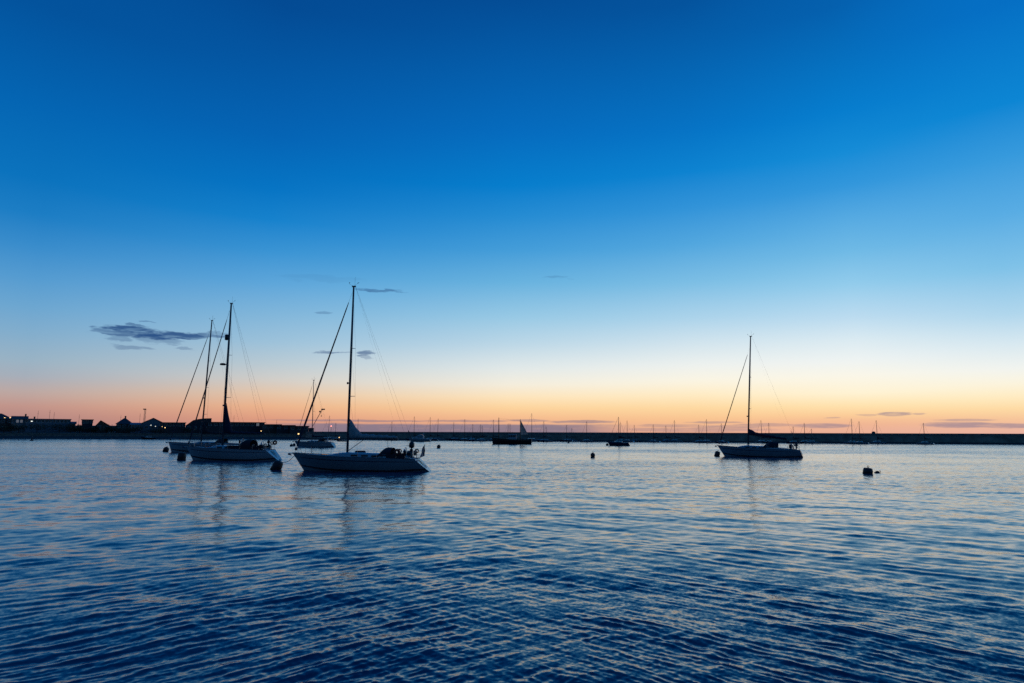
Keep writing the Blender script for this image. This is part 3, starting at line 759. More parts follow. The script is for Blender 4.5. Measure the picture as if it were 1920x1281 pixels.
    q = MB(); q.path([b0, b1], [.075, .065], 8, squash=.7); bo = obj('boom', q, M['alu'], t, True)
    if sail:
        sm, head, fall, wid, thick = (*sail, .30)[:5]
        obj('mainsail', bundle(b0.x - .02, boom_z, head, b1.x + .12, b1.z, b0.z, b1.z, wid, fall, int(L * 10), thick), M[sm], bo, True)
    q = MB(); q.path([b0.lerp(b1, .32), Vector((mx - .1, 0, zs0 + .15))], .028, 6); obj('boom_vang', q, M['alu'], bo)
    q = MB(); q.path([b0.lerp(b1, .78), Vector((b0.lerp(b1, .78).x - .1, 0, H.top(-2) + .25))], .016, 5); obj('mainsheet', q, M['rope'], bo)
    q = MB(); q.path([b1, bt], W * .45, 4); obj('topping_lift', q, M['rope'], bo)
    # pulpit, stanchions, guard wires, pushpit
    P = MB(); bz = H.top(L / 2 - .3); a = H.at(L / 2 - 1.5, 1); a2 = H.at(L / 2 - .75, 1)
    for side in (1, -1):
        P.path([(a.x, side * (a.y - .05), a.z), (a.x + .02, side * (a.y - .05), a.z + .62), (L / 2 - .5, side * (a2.y * .7), bz + .66), (L / 2 + .02, side * .12, bz + .66), (L / 2 + .05, 0, bz + .66)], .018, 5)
        P.path([(a2.x, side * (a2.y - .03), a2.z), (L / 2 - .5, side * a2.y * .7, bz + .66)], .016, 5)
    obj('pulpit', P, M['steel'], t)
    sx = np.linspace(a.x - 1.7, -L / 2 + scoop + 1.7, 5)
    for side in (1, -1):
        tops = [Vector((a.x + .02, side * (a.y - .05), a.z + .60))]
        for x in sx:
            p = H.at(x, side); p.y -= side * .06; q = MB(); q.path([p, p + Vector((0, 0, .62))], .014, 5); obj('stanchion', q, M['steel'], t); tops.append(p + Vector((0, 0, .60)))
        e = H.at(-L / 2 + scoop + .9, side); e.y -= side * .06; tops.append(e + Vector((0, 0, .62)))
        q = MB(); q.path(tops, .006, 4); q.path([p - Vector((0, 0, .3)) for p in tops], .005, 4); obj('guard_wire', q, M['wire'], t)
        q = MB(); s0 = H.at(-L / 2 + scoop + .9, side); s1 = H.at(-L / 2 + scoop + .12, side)
        q.path([(s0.x, s0.y - side * .06, s0.z), (s0.x, s0.y - side * .06, s0.z + .64), (s1.x, s1.y - side * .1, s1.z + .66), (s1.x - .05, side * .35, s1.z + .66)], .017, 5)
        q.path([(s1.x, s1.y - side * .1, s1.z), (s1.x, s1.y - side * .1, s1.z + .66)], .016, 5)
        q.path([(s0.x, s0.y - side * .06, s0.z + .33), (s1.x, s1.y - side * .1, s1.z + .33), (s1.x - .04, side * .35, s1.z + .33)], .013, 5); obj('pushpit', q, M['steel'], t)
    # anchor on its roller
    q = MB(); q.path([(L / 2 - .5, .1, bz + .06), (L / 2 + .3, .1, bz - .02)], .03, 5); q.add([(L/2+.3,-.1,bz+.05),(L/2+.42,.1,bz-.14),(L/2+.3,.3,bz+.05),(L/2+.02,.1,bz-.22)], [(0,1,2,3)]); q.box(L/2-.3, L/2+.16, .03, .17, bz-.04, bz+.02); obj('anchor', q, M['steel'], t)
    if hood:
        q = MB(); rr = []; hx = c0 + .55; hw = min(H.at(c0).y - .42, B * .31) + .08; zb = H.top(c0) + ch * .45
        for i in range(9):
            f = i / 8; x = hx - hood_len * f; h = hood_h * math.sin(min(1, f * 1.55) * math.pi / 2) ** .8 * (1 - .12 * max(0, f - .6)) + .03
            rr.append([(x, hw * math.cos(a_), zb + h * (max(0, math.sin(a_)) ** .6)) for a_ in [math.pi * k / 12 for k in range(13)]])
        q.loft(rr); rr2 = [[(x - .0, y * .97, zb + (z - zb) * .97) for x, y, z in r] for r in rr]
        q.loft([r[::-1] for r in rr2]); ho = obj('sprayhood', q, M['canvas'], t, True)
        for side in (1, -1):
            q = MB(); q.add([(hx - .45, side * (hw * .985 + .012), zb + hood_h * .15), (hx - 1.05, side * (hw * .985 + .012), zb + hood_h * .15), (hx - 1.02, side * (hw * .93 + .012), zb + hood_h * .5), (hx - .6, side * (hw * .94 + .012), zb + hood_h * .42)], [(0, 1, 2, 3)]); obj('hood_window', q, M['clear'], ho)
    if bimini:
        q = MB(); x0, x1 = c0 - 1.3, c0 - 3.3; hw = B * .33; z = H.top(-2) + 1.75
        rr = [[(x, hw * y, z + .12 * (1 - y * y) - .06 * abs(2 * (x - x0) / (x1 - x0) - 1) + dzz) for y in (-1, -.5, 0, .5, 1)] for dzz in (0,) for x in np.linspace(x0, x1, 6)]
        q.loft(rr); q.loft([[(x, y, zz + .03) for x, y, zz in r] for r in rr[::-1]]); bo2 = obj('bimini', q, M['canvas'], t, True)
        for side in (1, -1):
            for x in (x0, x1):
                q = MB(); q.path([((x0 + x1) / 2, side * hw, H.top(-2) + .2), (x, side * hw, z)], .014, 5); obj('frame_tube', q, M['steel'], bo2)
    for e in extras:
        e(t, H, mp, dict(L=L, B=B, scoop=scoop, mast_r=mast_r, mt=mt, zs0=zs0))
    return t

# extras -------------------------------------------------------------
def ensign(dx=.0, h=1.35, tilt=.35):
    def f(t, H, mp, d):
        x = -d['L'] / 2 + d['scoop'] * .9; z = H.top(x); y = -H.at(x).y * .55
        q = MB(); q.path([(x, y, z + .2), (x - tilt, y, z + h)], [.02, .014], 6); so = obj('flagstaff', q, M['teak'], t)
        rr = []
        for i in range(7):
            g = i / 6; top = Vector((x - tilt - .01, y, z + h - .02)); rr.append([top + Vector((.46 * g * (.45 + .55 * k / 8) + .03 * math.sin(k * 1.1 + i), .06 * math.sin(i * 1.9 + k * .5), -1.05 * k / 8 - .22 * g)) for k in range(9)])
        q = MB(); q.loft(rr[:3]); obj('flag_hoist_shade', q, M['flagshade'], so, True)  # dark strip paints the shadowed fold beside the staff
        q = MB(); q.loft(rr[2:]); obj('flag_fly', q, M['flag'], so, True)
    return f
def outboard(off=.75, hz=.95, side=-1, s=1.0):
    def f(t, H, mp, d):
        x = -d['L'] / 2 + d['scoop'] + off; p = H.at(x, side); y = p.y * .86; z = p.z + hz
        q = MB(); q.path([(x + .02, y, z - .12 * s), (x, y, z), (x - .02, y, z + .2 * s), (x - .02, y, z + .33 * s)], [.14 * s, .20 * s, .19 * s, .08 * s], 10); o = obj('outboard_cowl', q, M['black'], t, True)
        q = MB(); q.path([(x, y, z - .12), (x + .05, y, z - .8)], [.07, .05], 6); q.box(x - .05, x + .28, y - .012, y + .012, z - .92, z - .70); obj('outboard_leg', q, M['black'], o)
        q = MB(); q.path([(x + .1, y, z), (x + .5, y, z + .06)], .02, 5); obj('tiller_arm', q, M['black'], o)
    return f
def lifebuoy(off=.2, side=-1, up=.62):
    def f(t, H, mp, d):
        x = -d['L'] / 2 + d['scoop'] + off; p = H.at(x, side); q = MB(); q.torus((x, p.y - side * .05, p.z + up), .19, .11, 'y', 16, 7); obj('lifebuoy', q, M['red'], t, True)
    return f
def dodger(x0=.9, x1=3.0, h=.5):
    def f(t, H, mp, d):
        for side in (1, -1):
            a = -d['L'] / 2 + d['scoop']; rr = []
            for i in range(6):
                x = a + x0 + (x1 - x0) * i / 5; p = H.at(x, side); y = p.y - side * .06
                rr.append([(x, y - .008, p.z + .06), (x, y - .008, p.z + h), (x, y + .008, p.z + h), (x, y + .008, p.z + .06)])
            q = MB(); q.loft(rr, closed=True, cap=True); obj('cockpit_dodger', q, M['canvas'], t)
    return f
def raft(x0=.2):
    def f(t, H, mp, d):
        z = H.top(x0) + .26; q = MB(); q.path([(x0, .0, z + .12), (x0 - .06, 0, z + .14), (x0 - .9, 0, z + .14), (x0 - .96, 0, z + .12)], [.10, .17, .17, .10], 10, squash=1.4); obj('liferaft', q, M['red'], t, True)
    return f
def sternglut(seed=3, n=5):
    def f(t, H, mp, d):
        g = random.Random(seed); x0 = -d['L'] / 2 + d['scoop']
        for k in range(n):
            x = x0 + .25 + g.uniform(0, 1.4); s = -1 if k % 2 else 1; y = H.at(x, s).y * g.uniform(.75, .95); z = H.top(x); h = g.uniform(.45, .85)
            q = MB()
            if k % 3 == 0:
                q.path([(x, y, z + .25), (x - .03, y, z + .32), (x - .04, y, z + h), (x - .02, y, z + h + .08)], [.08, .15, .15, .07], 8); obj('fender', q, M['rubber'], t, True)
            elif k % 3 == 1:
                q.path([(x, y, z), (x, y, z + h + .2)], .03, 6); q.torus((x, y, z + h), .17, .05, 'y', 12, 6); obj('horseshoe_buoy', q, M['black'], t, True)
            else:
                q.torus((x, y, z + h * .7), .16, .06, 'x', 12, 6); q.torus((x + .05, y, z + h * .6), .17, .05, 'x', 12, 6); obj('rope_coil', q, M['rope'], t, True)
    return f
def radar(z, fwd=.42, w=.32, h=.3):
    def f(t, H, mp, d):
        p = mp(z); x = p.x + d['mast_r'] + fwd; q = MB(); q.lathe([(.06, -h / 2), (w * .95, -h * .4), (w, 0), (w * .85, h * .35), (.06, h / 2)], 14, (x, p.y, z)); o = obj('radar_dome', q, M['black'], t, True)
        q = MB(); q.path([p, (x, p.y, z - h / 2 + .02)], .045, 6); obj('bracket', q, M['alu'], o)
    return f
def reflector(z, fwd=.2, w=.17, h=.75):
    def f(t, H, mp, d):
        p = mp(z); x = p.x + d['mast_r'] + fwd; q = MB(); q.path([(x, p.y, z - h/2), (x, p.y, z - h/2 + .06), (x, p.y, z + h/2 - .06), (x, p.y, z + h/2)], [w * .5, w, w, w * .5], 10); obj('radar_reflector', q, M['black'], t, True)
    return f
def masts_light(z):
    def f(t, H, mp, d):
        p = mp(z); q = MB(); q.path([p, p + Vector((.2, 0, 0))], .03, 5); q.lathe([(.03, -.1), (.09, -.06), (.09, .08), (.03, .12)], 8, tuple(p + Vector((.22, 0, 0)))); obj('steaming_light', q, M['wire'], t, True)
    return f
def ladder():
    def f(t, H, mp, d):
        a0, a1 = H.pt(0, .93, 1), H.pt(0, .62, 1); w = a0.y * .42
        q = MB(); q.add([(a0.x - .02, -w, a0.z), (a0.x - .02, w, a0.z), (a1.x - .02, w * .85, a1.z), (a1.x - .02, -w * .85, a1.z)], [(0, 1, 2, 3)]); obj('transom_recess_shade', q, M['glass'], t)  # flat dark panel stands in for the shade inside the transom recess
        q = MB(); a = H.pt(0, .95, 1); b = H.pt(0, .42, 1)
        for y in (-.2, .2): q.path([(a.x - .05, y, a.z), (b.x - .08, y, b.z)], .018, 5)
        for k in range(4):
            p = a.lerp(b, (k + .5) / 4); q.path([(p.x - .065, -.2, p.z), (p.x - .065, .2, p.z)], .016, 5)
        obj('boarding_ladder', q, M['steel'], t)
    return f

# main yacht, in front
pA = on_water(669, 885); pA.y += 1.6; pA.z = 0
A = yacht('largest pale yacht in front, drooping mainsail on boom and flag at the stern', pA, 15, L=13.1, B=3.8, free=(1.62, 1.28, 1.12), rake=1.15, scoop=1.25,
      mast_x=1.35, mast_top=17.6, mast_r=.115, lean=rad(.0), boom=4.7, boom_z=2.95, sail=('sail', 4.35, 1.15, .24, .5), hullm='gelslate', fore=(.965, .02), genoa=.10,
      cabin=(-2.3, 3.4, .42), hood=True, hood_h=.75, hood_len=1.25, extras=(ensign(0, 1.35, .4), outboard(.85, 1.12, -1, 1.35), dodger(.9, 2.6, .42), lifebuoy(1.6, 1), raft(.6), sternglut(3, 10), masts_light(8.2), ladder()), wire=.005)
# left yacht
pB = on_water(425.5, 864.5); pB.y += 1.7; pB.z = 0
yacht('left pale yacht with a dark sprayhood, radar dome on mast, mooring barrel at its stern', pB, 24, L=12.1, B=3.9, free=(1.75, 1.45, 1.3), rake=.95, scoop=1.3,
      mast_x=1.45, mast_top=20.15, mast_r=.15, lean=rad(-.2), boom=5.2, boom_z=3.3, sail=('cover', 6.9, 1.0, .2), hullm='gel', fore=(.95, .02), genoa=.085,
      spread=(.33, .63), cabin=(-1.4, 3.2, .42), hood=True, hood_h=1.0, hood_len=1.7, extras=(radar(12.2, .45, .36, .3), reflector(15.7, .16, .24, .75), lifebuoy(.1, -1, .9), outboard(.9, .9, -1), sternglut(8, 9), masts_light(6.9), dodger(.6, 4.8, .46), ladder()), wire=.009)
# yacht behind it
pC = on_water(384, 848.5); pC.y += 1.8; pC.z = 0
yacht('tall-masted yacht half hidden behind the left pale yacht, only its bow clear', pC, 20, L=14.2, B=4.1, free=(1.75, 1.4, 1.3), rake=.6, scoop=.5, mast_x=1.6, mast_top=23.5, mast_r=.135, lean=rad(1.1),
      boom=5.6, boom_z=3.2, sail=('canvas', 4.9, 1.2, .26), hullm='gel', fore=(.92, .02), genoa=.10, spread=(.22, .44, .66), hood=True, extras=(sternglut(5, 4), masts_light(9.5)), wire=.010, detail=False)
# small yacht between
pD = on_water(587, 839); pD.y += 1.3; pD.z = 0
yacht('small yacht behind the largest yacht, seen through its forestay', pD, 20, L=9.9, B=3.1, free=(1.45, 1.15, 1.1), rake=.9, scoop=.75, mast_x=.75, mast_top=15.8, mast_r=.085, lean=rad(-1.0), boom=3.7, boom_z=2.4,
      sail=('cover', 2.7, .5, .17), hullm='gel', fore=(.97, .02), genoa=.06, spread=(.48,), cabin=(-1.4, 2.1, .42), hood=True, hood_h=.75, hood_len=1.2, extras=(sternglut(2, 3),), wire=.011, detail=False, backs=1)
# right yacht
pE = on_water(1432, 857.5); pE.y += 1.7; pE.z = 0
yacht('lone yacht on the right with a dark sail cover sloping along its boom', pE, 4, L=12.3, B=3.8, free=(1.65, 1.25, 1.05), rake=1.0, scoop=.35, mast_x=1.6, mast_top=18.75, mast_r=.115, lean=rad(3.9), boom=5.5, boom_z=3.35, boom_rise=-.75,
      sail=('cover', 3.8, 1.2, .24, .5), hullm='gelgrey', fore=(.89, .02), genoa=.075, cabin=(-1.1, 3.4, .42), hood=True, hood_h=.9, hood_len=2.2, bimini=False, extras=(sternglut(6, 9), outboard(.5, .7, -1), masts_light(6.2), ladder()), wire=.003)

# small moored yachts along the breakwater ---------------------------------
def small_yacht(label, px, ytop, Y, L, hullm, away, sailm, lean, group='small yachts moored before the breakwater', genoa=.035, fb=1.0):
    X = x_at(px, Y, 824); loc = Vector((X, Y, 0)); zt = z_at(px, ytop, Y)
    t = thing('sailing_yacht', label, 'yacht', loc, heading(loc, away), group)
    B = L * .32; H = Hull(L, B, L * .125 * fb, L * .1 * fb, L * .095 * fb, L * .09, L * .05, draft=.35)
    hu = obj('hull', H.shell(14, 6), M[hullm], t, True); obj('transom', H.transom(6), M['gel'], hu); obj('boot_stripe', H.band(.24, .36, nt=14), M['anti'], hu)
    obj('deck', H.deck(14), M['deck'], t, True)
    mx = L * .0; q = MB(); rr = []
    for i in range(7):
        f = i / 6; x = -L * .16 + L * .42 * f; y = min(max(.1, H.at(x).y - .3), B * .3); h = .42 * (1 if f < .6 else 1 - ((f - .6) / .4) ** 1.5 * .9); z = H.top(x) - .04
        rr.append([(x, y, z), (x, y * .9, z + h * .9), (x, 0, z + h * 1.1), (x, -y * .9, z + h * .9), (x, -y, z)])
    q.loft(rr, cap=True); co = obj('cabin', q, M['gelgrey'], t)
    for side in (1, -1):
        q = MB(); y = side * min(H.at(0).y - .3, B * .3); q.box(-L * .12, L * .08, y - .03, y + .03, H.top(0) + .1, H.top(0) + .24); obj('window', q, M['glass'], co)
    lt = math.tan(lean); top = Vector((mx - zt * lt, 0, zt))
    q = MB(); q.path([(mx, 0, H.top(0) + .2), top], [.085, .06], 6); obj('mast', q, M['alu'], t, True)
    q = MB(); q.path([(mx, 0, H.top(0) + 1.2), (mx - L * .38, 0, H.top(0) + 1.15)], .06, 6); bo = obj('boom', q, M['alu'], t)
    obj('sail_cover', bundle(mx - .1, H.top(0) + 1.2, H.top(0) + 1.6, mx - L * .36, H.top(0) + 1.15, H.top(0) + 1.2, H.top(0) + 1.15, .15, .5, int(px)), M[sailm], bo, True)
    q = MB(); a = Vector((L / 2 - .2, 0, H.top(L / 2 - .2))); q.path([a, a.lerp(top, .05), a.lerp(top, .9), a.lerp(top, .97)], [.02, genoa * .8, genoa * .5, .015], 6); obj('forestay', q, M['cover'], t)
    q = MB(); q.path([(-L / 2 + .5, 0, H.top(-L / 2 + .5)), top], .012, 4); obj('backstay', q, M['wire'], t)
    zz = H.top(0) + (zt - H.top(0)) * .5
    for side in (1, -1):
        sp_ = MB(); sp_.path([(mx - zz * lt, 0, zz), (mx - zz * lt - .1, side * B * .2, zz + .05)], .03, 5); obj('spreader', sp_, M['alu'], t)
        cp = H.at(mx - .1, side); q = MB(); q.path([cp, (mx - zz * lt - .1, side * B * .2, zz + .05), top], .012, 4); obj('shroud', q, M['wire'], t)
    return t
masts = [(615, 779.5), (628, 793), (670, 785), (734, 790), (776, 781), (806, 782), (820, 785), (850, 792), (871, 786), (886, 795), (900, 796), (904, 798), (925, 787), (952, 794), (956, 794),
         (997, 775), (1019, 790), (1024, 800), (1062, 797), (1072, 803), (1100, 790), (1163, 792), (1176, 788.5), (1190, 797), (1225, 796), (1249, 798), (1265, 788), (1311, 796.5), (1325, 786), (1353, 794),
         (1428.6, 788), (1442, 793), (1488, 800), (1509, 793), (1522, 804), (1598, 785), (1612, 790), (1645, 788), (1733.5, 793)]
ORD = ['first', 'second', 'third', 'fourth', 'fifth', 'sixth', 'seventh', 'eighth', 'ninth', 'tenth', 'eleventh', 'twelfth', 'thirteenth', 'fourteenth']
sections = [(655, "mast left of the largest yacht's mast"), (930, "mast between the largest yacht and the fishing boat"), (1150, 'mast between fishing boat and small low yacht'),
            (1405, "mast between the small low yacht and right yacht"), (1560, "mast just right of the right yacht's mast"), (3000, 'mast in the sparse far right group')]
count = {}
g = random.Random(5)
def section(px):
    for i, (lim, txt) in enumerate(sections):
        if px < lim: return i
for (px, yt) in masts:
    i = section(px); count[i] = count.get(i, 0) + 1
    lab = 'small breakwater yacht, %s %s' % (ORD[count[i] - 1], sections[i][1])
    Y = bw_y(px) - g.uniform(4, 26)
    hgt = z_at(px, yt, Y)
    small_yacht(lab, px, yt, Y, max(5.5, min(9.5, hgt * .72)), g.choice(['gelgrey', 'navy', 'gelslate', 'navy', 'black', 'gelslate']), g.uniform(-25, 30), g.choice(['cover', 'canvas', 'sailgrey']), rad(g.uniform(-.3, 1.5)))
# nearer small low yacht
pG = on_water(1162, 836); small_yacht('small dark yacht afloat alone ahead of the breakwater, round buoy at its bow', 1160, 782, pG.y, 6.3, 'navy', 8, 'canvas', rad(.5), 'small yachts moored before the breakwater', .05, 1.45)

# fishing boat with steadying sail
def fishing_boat():
    p = on_water(959, 833); p.y += 1.7; p.z = 0; Y = p.y; L = 12.4
    t = thing('fishing_boat', 'dark wooden fishing boat with two masts and a grey steadying sail aft', 'fishing boat', p, heading(p, 4)); H = Hull(L, 4.0, 2.0, 1.35, 1.55, .3, -.15, .72, .6, .36)
    hu = obj('hull', H.shell(24, 10), M['black'], t, True); obj('transom', H.transom(8, -.01), M['black'], hu); obj('rubbing_strake', H.band(.80, .86, off=.04), M['teak'], hu)
    obj('deck', H.deck(24, .35), M['teak'], t, True); obj('bulwark_rail', H.rail(.05), M['teak'], t, True)
    k = Matrix.Rotation(-heading(p, 4), 4, 'Z')
    def loc(px, py): q = at_y(px, py, Y) - p; return k @ q
    fx = loc(935, 815).x; mzx = loc(975.5, 815).x
    q = MB(); q.path([(fx, 0, 1), (fx, 0, loc(935, 783).z)], [.16, .09], 8); fm = obj('foremast', q, M['teak'], t, True)
    q = MB(); q.path([(mzx, 0, 1), (mzx + .0, 0, loc(975.5, 786).z)], [.14, .08], 8); mm = obj('mizzen_mast', q, M['teak'], t, True)
    a, b, c = loc(975.8, 789), loc(977.2, 815.5), loc(990.3, 815)
    rr = []
    for i in range(9):
        f = i / 8; l0 = Vector((mzx - .12, 0, a.z)).lerp(Vector((mzx - .15, 0, b.z)), f); l1 = Vector((mzx - .2, 0, a.z)).lerp(Vector((c.x, .25, c.z)), f)
        rr.append([l0.lerp(l1, j / 6) + Vector((0, .22 * math.sin(math.pi * j / 6) * math.sin(math.pi * min(1, f + .1) * .9), 0)) for j in range(7)])
    q = MB(); q.loft(rr); so = obj('mizzen_sail', q, M['sailgrey'], t, True)
    q = MB(); q.path([(mzx, 0, b.z - .12), (c.x - .4, .25, c.z - .12)], .06, 6); obj('mizzen_boom', q, M['teak'], mm)
    w0, w1 = loc(968, 820).x, loc(954, 820).x
    q = MB(); q.box(min(w0, w1), max(w0, w1), -.95, .95, 1.1, 2.95); wh = obj('wheelhouse', q, M['gelgrey'], t)
    q = MB(); q.box(min(w0, w1) - .15, max(w0, w1) + .2, -1.08, 1.08, 2.95, 3.06); obj('wheelhouse_roof', q, M['white'], wh)
    for side in (1, -1):
        for j in range(4):
            x = min(w0, w1) + .15 + j * (abs(w1 - w0) - .2) / 4; q = MB(); q.box(x, x + .42, side * .95 - .02, side * .95 + .02, 2.15, 2.75); obj('window', q, M['glass'], wh)
    q = MB(); q.box(loc(950, 820).x - .1, loc(943, 820).x, -.8, .8, 1.0, 1.75); obj('fish_hold', q, M['teak'], t)
    q = MB(); q.path([(L / 2 - .8, 0, 2.05), (L / 2 + .9, 0, 2.3)], [.09, .06], 6); obj('bowsprit', q, M['teak'], t)
    for e0, e1 in (((L / 2, 0, 2.0), (fx, 0, loc(935, 786).z)), ((fx, 0, loc(935, 785).z), (mzx, 0, loc(975, 789).z)), ((-L / 2 + .2, 0, 1.6), (mzx, 0, loc(975, 789).z))):
        q = MB(); q.path([e0, e1], .014, 4); obj('stay', q, M['wire'], t)
    for side in (1, -1):
        for x, zt_ in ((fx, loc(935, 786).z), (mzx, loc(975, 790).z)):
            h_ = H.at(x - .3, side); q = MB(); q.path([h_, (x, 0, zt_)], .013, 4); obj('shroud', q, M['wire'], t)
    q = MB(); q.torus((w0 if w0 < w1 else w1, -1.05, 2.0), .25, .07, 'y', 14, 6); obj('lifebuoy', q, M['white'], t, True)
fishing_boat()

def motor_cruiser(label, px, py, L, away, hullm, fly=True, group='motor boats at anchor'):
    p = on_water(px, py); p.y += 1.2; p.z = 0; t = thing('motor_boat', label, 'motor boat', p, heading(p, away), group)
    H = Hull(L, L * .33, L * .16, L * .125, L * .1, L * .13, -.05, .9, .35)
    hu = obj('hull', H.shell(18, 8), M[hullm], t, True); obj('transom', H.transom(6, -.01), M['gel'], hu); obj('boot_stripe', H.band(.24, .36, nt=14), M['anti'], hu); obj('deck', H.deck(18), M['deck'], t, True)
    z = H.top(0); w = L * .12; q = MB(); q.loft([[(x, w * k, z - .05), (x, w * k * .9, zz), (x, -w * k * .9, zz), (x, -w * k, z - .05)] for x, k, zz in ((-L * .2, 1, z + L * .11), (L * .06, 1, z + L * .12), (L * .2, .85, z + L * .03), (L * .28, .5, z))], closed=False, cap=True); co = obj('cabin', q, M['gel'], t)
    for side in (1, -1):
        for k in range(3):
            q = MB(); x = -L * .17 + k * L * .075; q.box(x, x + L * .06, side * w * .95 - .03, side * w * .95 + .04, z + L * .045, z + L * .09); obj('window', q, M['glass'], co)
    if fly:
        q = MB(); zz = z + L * .115; q.loft([[(x, w * .75, zz), (x, w * .8, zz + h), (x, -w * .8, zz + h), (x, -w * .75, zz)] for x, h in ((-L * .18, .45), (-L * .02, .5), (L * .05, .1))], cap=True); obj('flybridge', q, M['gel'], t)
        q = MB(); q.path([(-L * .17, w * .7, zz + .3), (-L * .2, w * .7, zz + 1.1), (-L * .2, -w * .7, zz + 1.1), (-L * .17, -w * .7, zz + .3)], .05, 6); obj('radar_arch', q, M['white'], t)
    q = MB()
    for side in (1, -1): q.path([H.at(L * .1, side) + Vector((0, 0, 0)), H.at(L * .1, side) + Vector((0, 0, .55)), H.at(L * .3, side) + Vector((0, 0, .6)), H.at(L * .47, side) + Vector((0, 0, .62))], .02, 5)
    obj('bow_rail', q, M['steel'], t)
motor_cruiser("white motor cruiser with flybridge beyond the largest yacht's stern", 785, 828, 9.0, 15, 'gel')
motor_cruiser('low white motor boat half hidden behind the fishing boat stern', 1006, 826.8, 6.5, 10, 'gel', False)
motor_cruiser('small dark motor boat between white cruiser and fishing boat', 853, 826.3, 5.8, -8, 'navy', False)
motor_cruiser('small white motor boat left of the fishing boat bow', 886, 826.0, 6.6, 5, 'gelgrey', False)
motor_cruiser('dark workboat close under the left quay', 275, 823.8, 6.2, 0, 'black', False)
motor_cruiser('white motor boat under the breakwater between the small low yacht and the right yacht', 1268, 828.0, 6.5, 5, 'gelgrey', False)
motor_cruiser('white motor boat moored under the breakwater at far right', 1738, 831.3, 5.0, 0, 'gelgrey', False)

def dinghy(label, px, py, L, away):
    p = on_water(px, py); p.z = 0; t = thing('dinghy', label, 'dinghy', p, heading(p, away))
    q = MB(); q.path([(-L/2, .55, .3), (L*.2, .58, .3), (L*.42, .3, .36), (L*.5, 0, .4), (L*.42, -.3, .36), (L*.2, -.58, .3), (-L/2, -.55, .3)], [.14, .2, .2, .2, .2, .2, .14], 8); obj('tube', q, M['rubber'], t, True)
    q = MB(); q.box(-L/2 + .1, L*.36, -.42, .42, .08, .16); obj('floor_board', q, M['deck'], t)
    q = MB(); q.box(-.1, .2, -.45, .45, .38, .45); obj('thwart', q, M['teak'], t)
    q = MB(); q.path([(-L/2 - .1, 0, .1), (-L/2 - .12, 0, .7), (-L/2 - .1, 0, 1.0)], [.06, .15, .1], 8); obj('outboard_motor', q, M['black'], t, True)
dinghy('small dinghy on the water between the small yacht and the largest yacht', 641, 828.2, 3.6, 5)

# ------------------------------------------------------------------ buoys
def buoy(label, px, py, w, h, tilt=0, kind='round', zoff=0):
    p = on_water(px, py); s = (p - CAM).length / F_PX / math.sqrt(1 + ((px - 960) / F_PX) ** 2) * math.sqrt(1 + ((px - 960) / F_PX) ** 2)
    W = w * s / 2; Hh = h * s; p.z = 0
    t = thing('mooring_buoy', label, 'buoy', p, 0, 'mooring buoys on the water')
    t.rotation_euler = (rad(4), rad(tilt), random.uniform(0, 3))
    t.rotation_euler = (rad(4), rad(tilt), 0)
    if kind == 'round':
        R = W; c = Hh - R; prof = [(R * math.cos(a), c + R * math.sin(a)) for a in [rad(-80 + 170 * i / 12) for i in range(13)]]
    else:
        prof = [(W * .5, -Hh * .45), (W * .86, -Hh * .4), (W, -Hh * .2), (W, Hh * .35), (W * 1.02, Hh * .4), (W * 1.02, Hh * .5), (W * .97, Hh * .55), (W * .93, Hh * .78), (W * .75, Hh * .92), (W * .3, Hh * .95)]
    q = MB(); q.lathe(prof, 18); obj('body', q, M['buoy'], t, True)
    q = MB(); rz = .05; q.lathe([(W * 1.0 + .01, -.25), (W * 1.02 + .02, .0), (W * 1.0 + .01, min(.10, Hh * .15))] if kind != 'round' else [(W * .9, -.2), (W * .98, .0), (W * .99, .06)], 18); obj('weed_skirt', q, M['weed'], t, True)
    q = MB(); q.path([(0, 0, Hh * .9), (0, 0, Hh * 1.02)], .03, 6); q.torus((0, 0, Hh * 1.02 + .07), .08, .022, 'y', 12, 5); obj('mooring_eye', q, M['rubber'], t, True)
buoy("small dark buoy left of the half-hidden yacht's bow", 310, 847, 9, 8, 18)
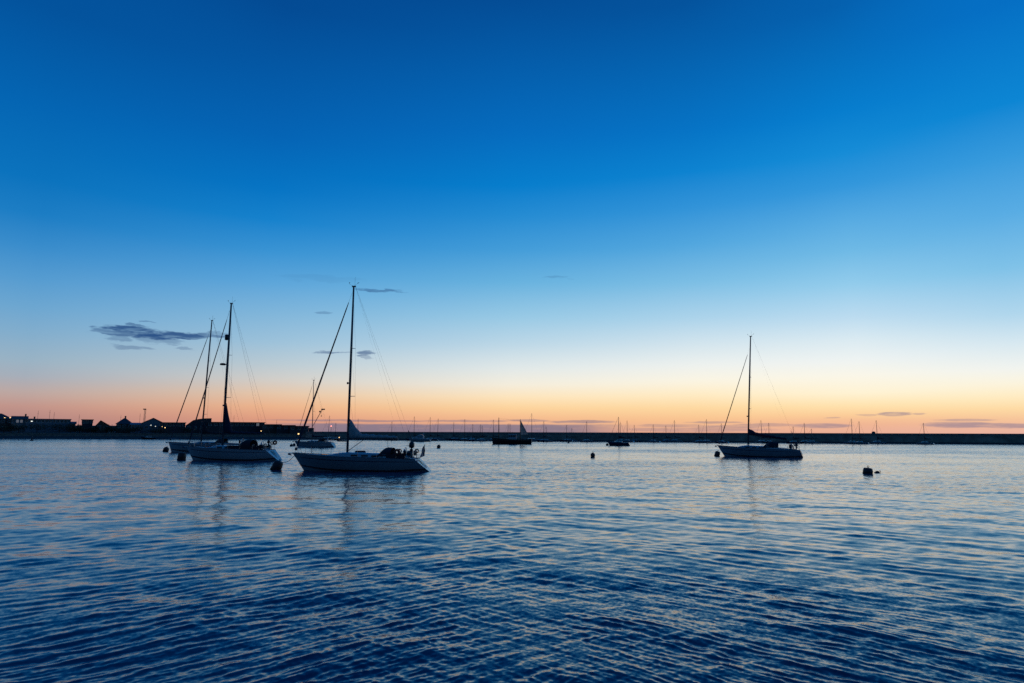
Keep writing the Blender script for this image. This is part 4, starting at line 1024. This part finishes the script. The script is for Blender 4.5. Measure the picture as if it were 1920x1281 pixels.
buoy('dark barrel buoy just off the left pale yacht bow', 340, 862.5, 13, 13, 6, 'barrel')
buoy("large tilted barrel buoy at the left pale yacht's stern", 516.5, 881, 17, 17, 24, 'barrel')
buoy('tiny buoy left of the small yacht bow, first of a pair', 546.5, 837, 6, 4, 0)
buoy('tiny buoy left of the small yacht bow, second of a pair', 551.5, 836.3, 5, 4.5, 0)
buoy("lone dark buoy right of the largest yacht's flag", 822, 840.5, 7, 6.5, 12)
buoy('round black buoy on open water right of the fishing boat', 1111.5, 857.3, 8.5, 8, 0)
buoy('tiny buoy between the fishing boat and the small low yacht', 1066, 831.2, 4, 2.6, 0)
buoy("small round buoy at the small low yacht's bow", 1138.6, 835.6, 5, 4, 0)
buoy("tilted barrel buoy at the right yacht's bow", 1344, 855.3, 9, 9, 16, 'barrel')
buoy('largest barrel buoy alone on the water at right', 1627, 888.5, 14.5, 10, 5, 'barrel')
buoy('small float beside the largest barrel buoy at right', 1645, 887.2, 7, 3.4, 60)
def nav_buoy(px, py):
    p = on_water(px, py); p.z = 0; t = thing('channel_buoy', 'tiny pointed channel buoy near the left shore', 'buoy', p)
    q = MB(); q.lathe([(.5, -.4), (.62, -.1), (.62, .25), (.3, .4)], 12); obj('float', q, M['buoy'], t, True)
    q = MB(); q.path([(0, 0, .3), (0, 0, 1.5)], [.22, .1], 8); obj('topmark_post', q, M['buoy'], t)
    q = MB(); q.lathe([(.22, 1.4), (.02, 1.9)], 8); obj('topmark', q, M['buoy'], t)
nav_buoy(59.5, 826.5)

# mooring line from the main yacht's bow
R_ = Matrix.Translation(pA) @ Matrix.Rotation(heading(pA, 15), 4, 'Z')
b0 = R_ @ Vector((6.15, .1, 1.62)); b1 = on_water(519, 879); b1.z = .75
ln = []
for i in range(15):
    f = i / 14; p = b0.lerp(b1, f); p.z -= .55 * math.sin(math.pi * f) * (1 - .3 * f); ln.append(p)
q = MB(); q.path(ln, .022, 6)
tag(obj('mooring_line', q, M['rope']), "slack mooring rope from the largest yacht's bow to the tilted barrel buoy", 'rope')
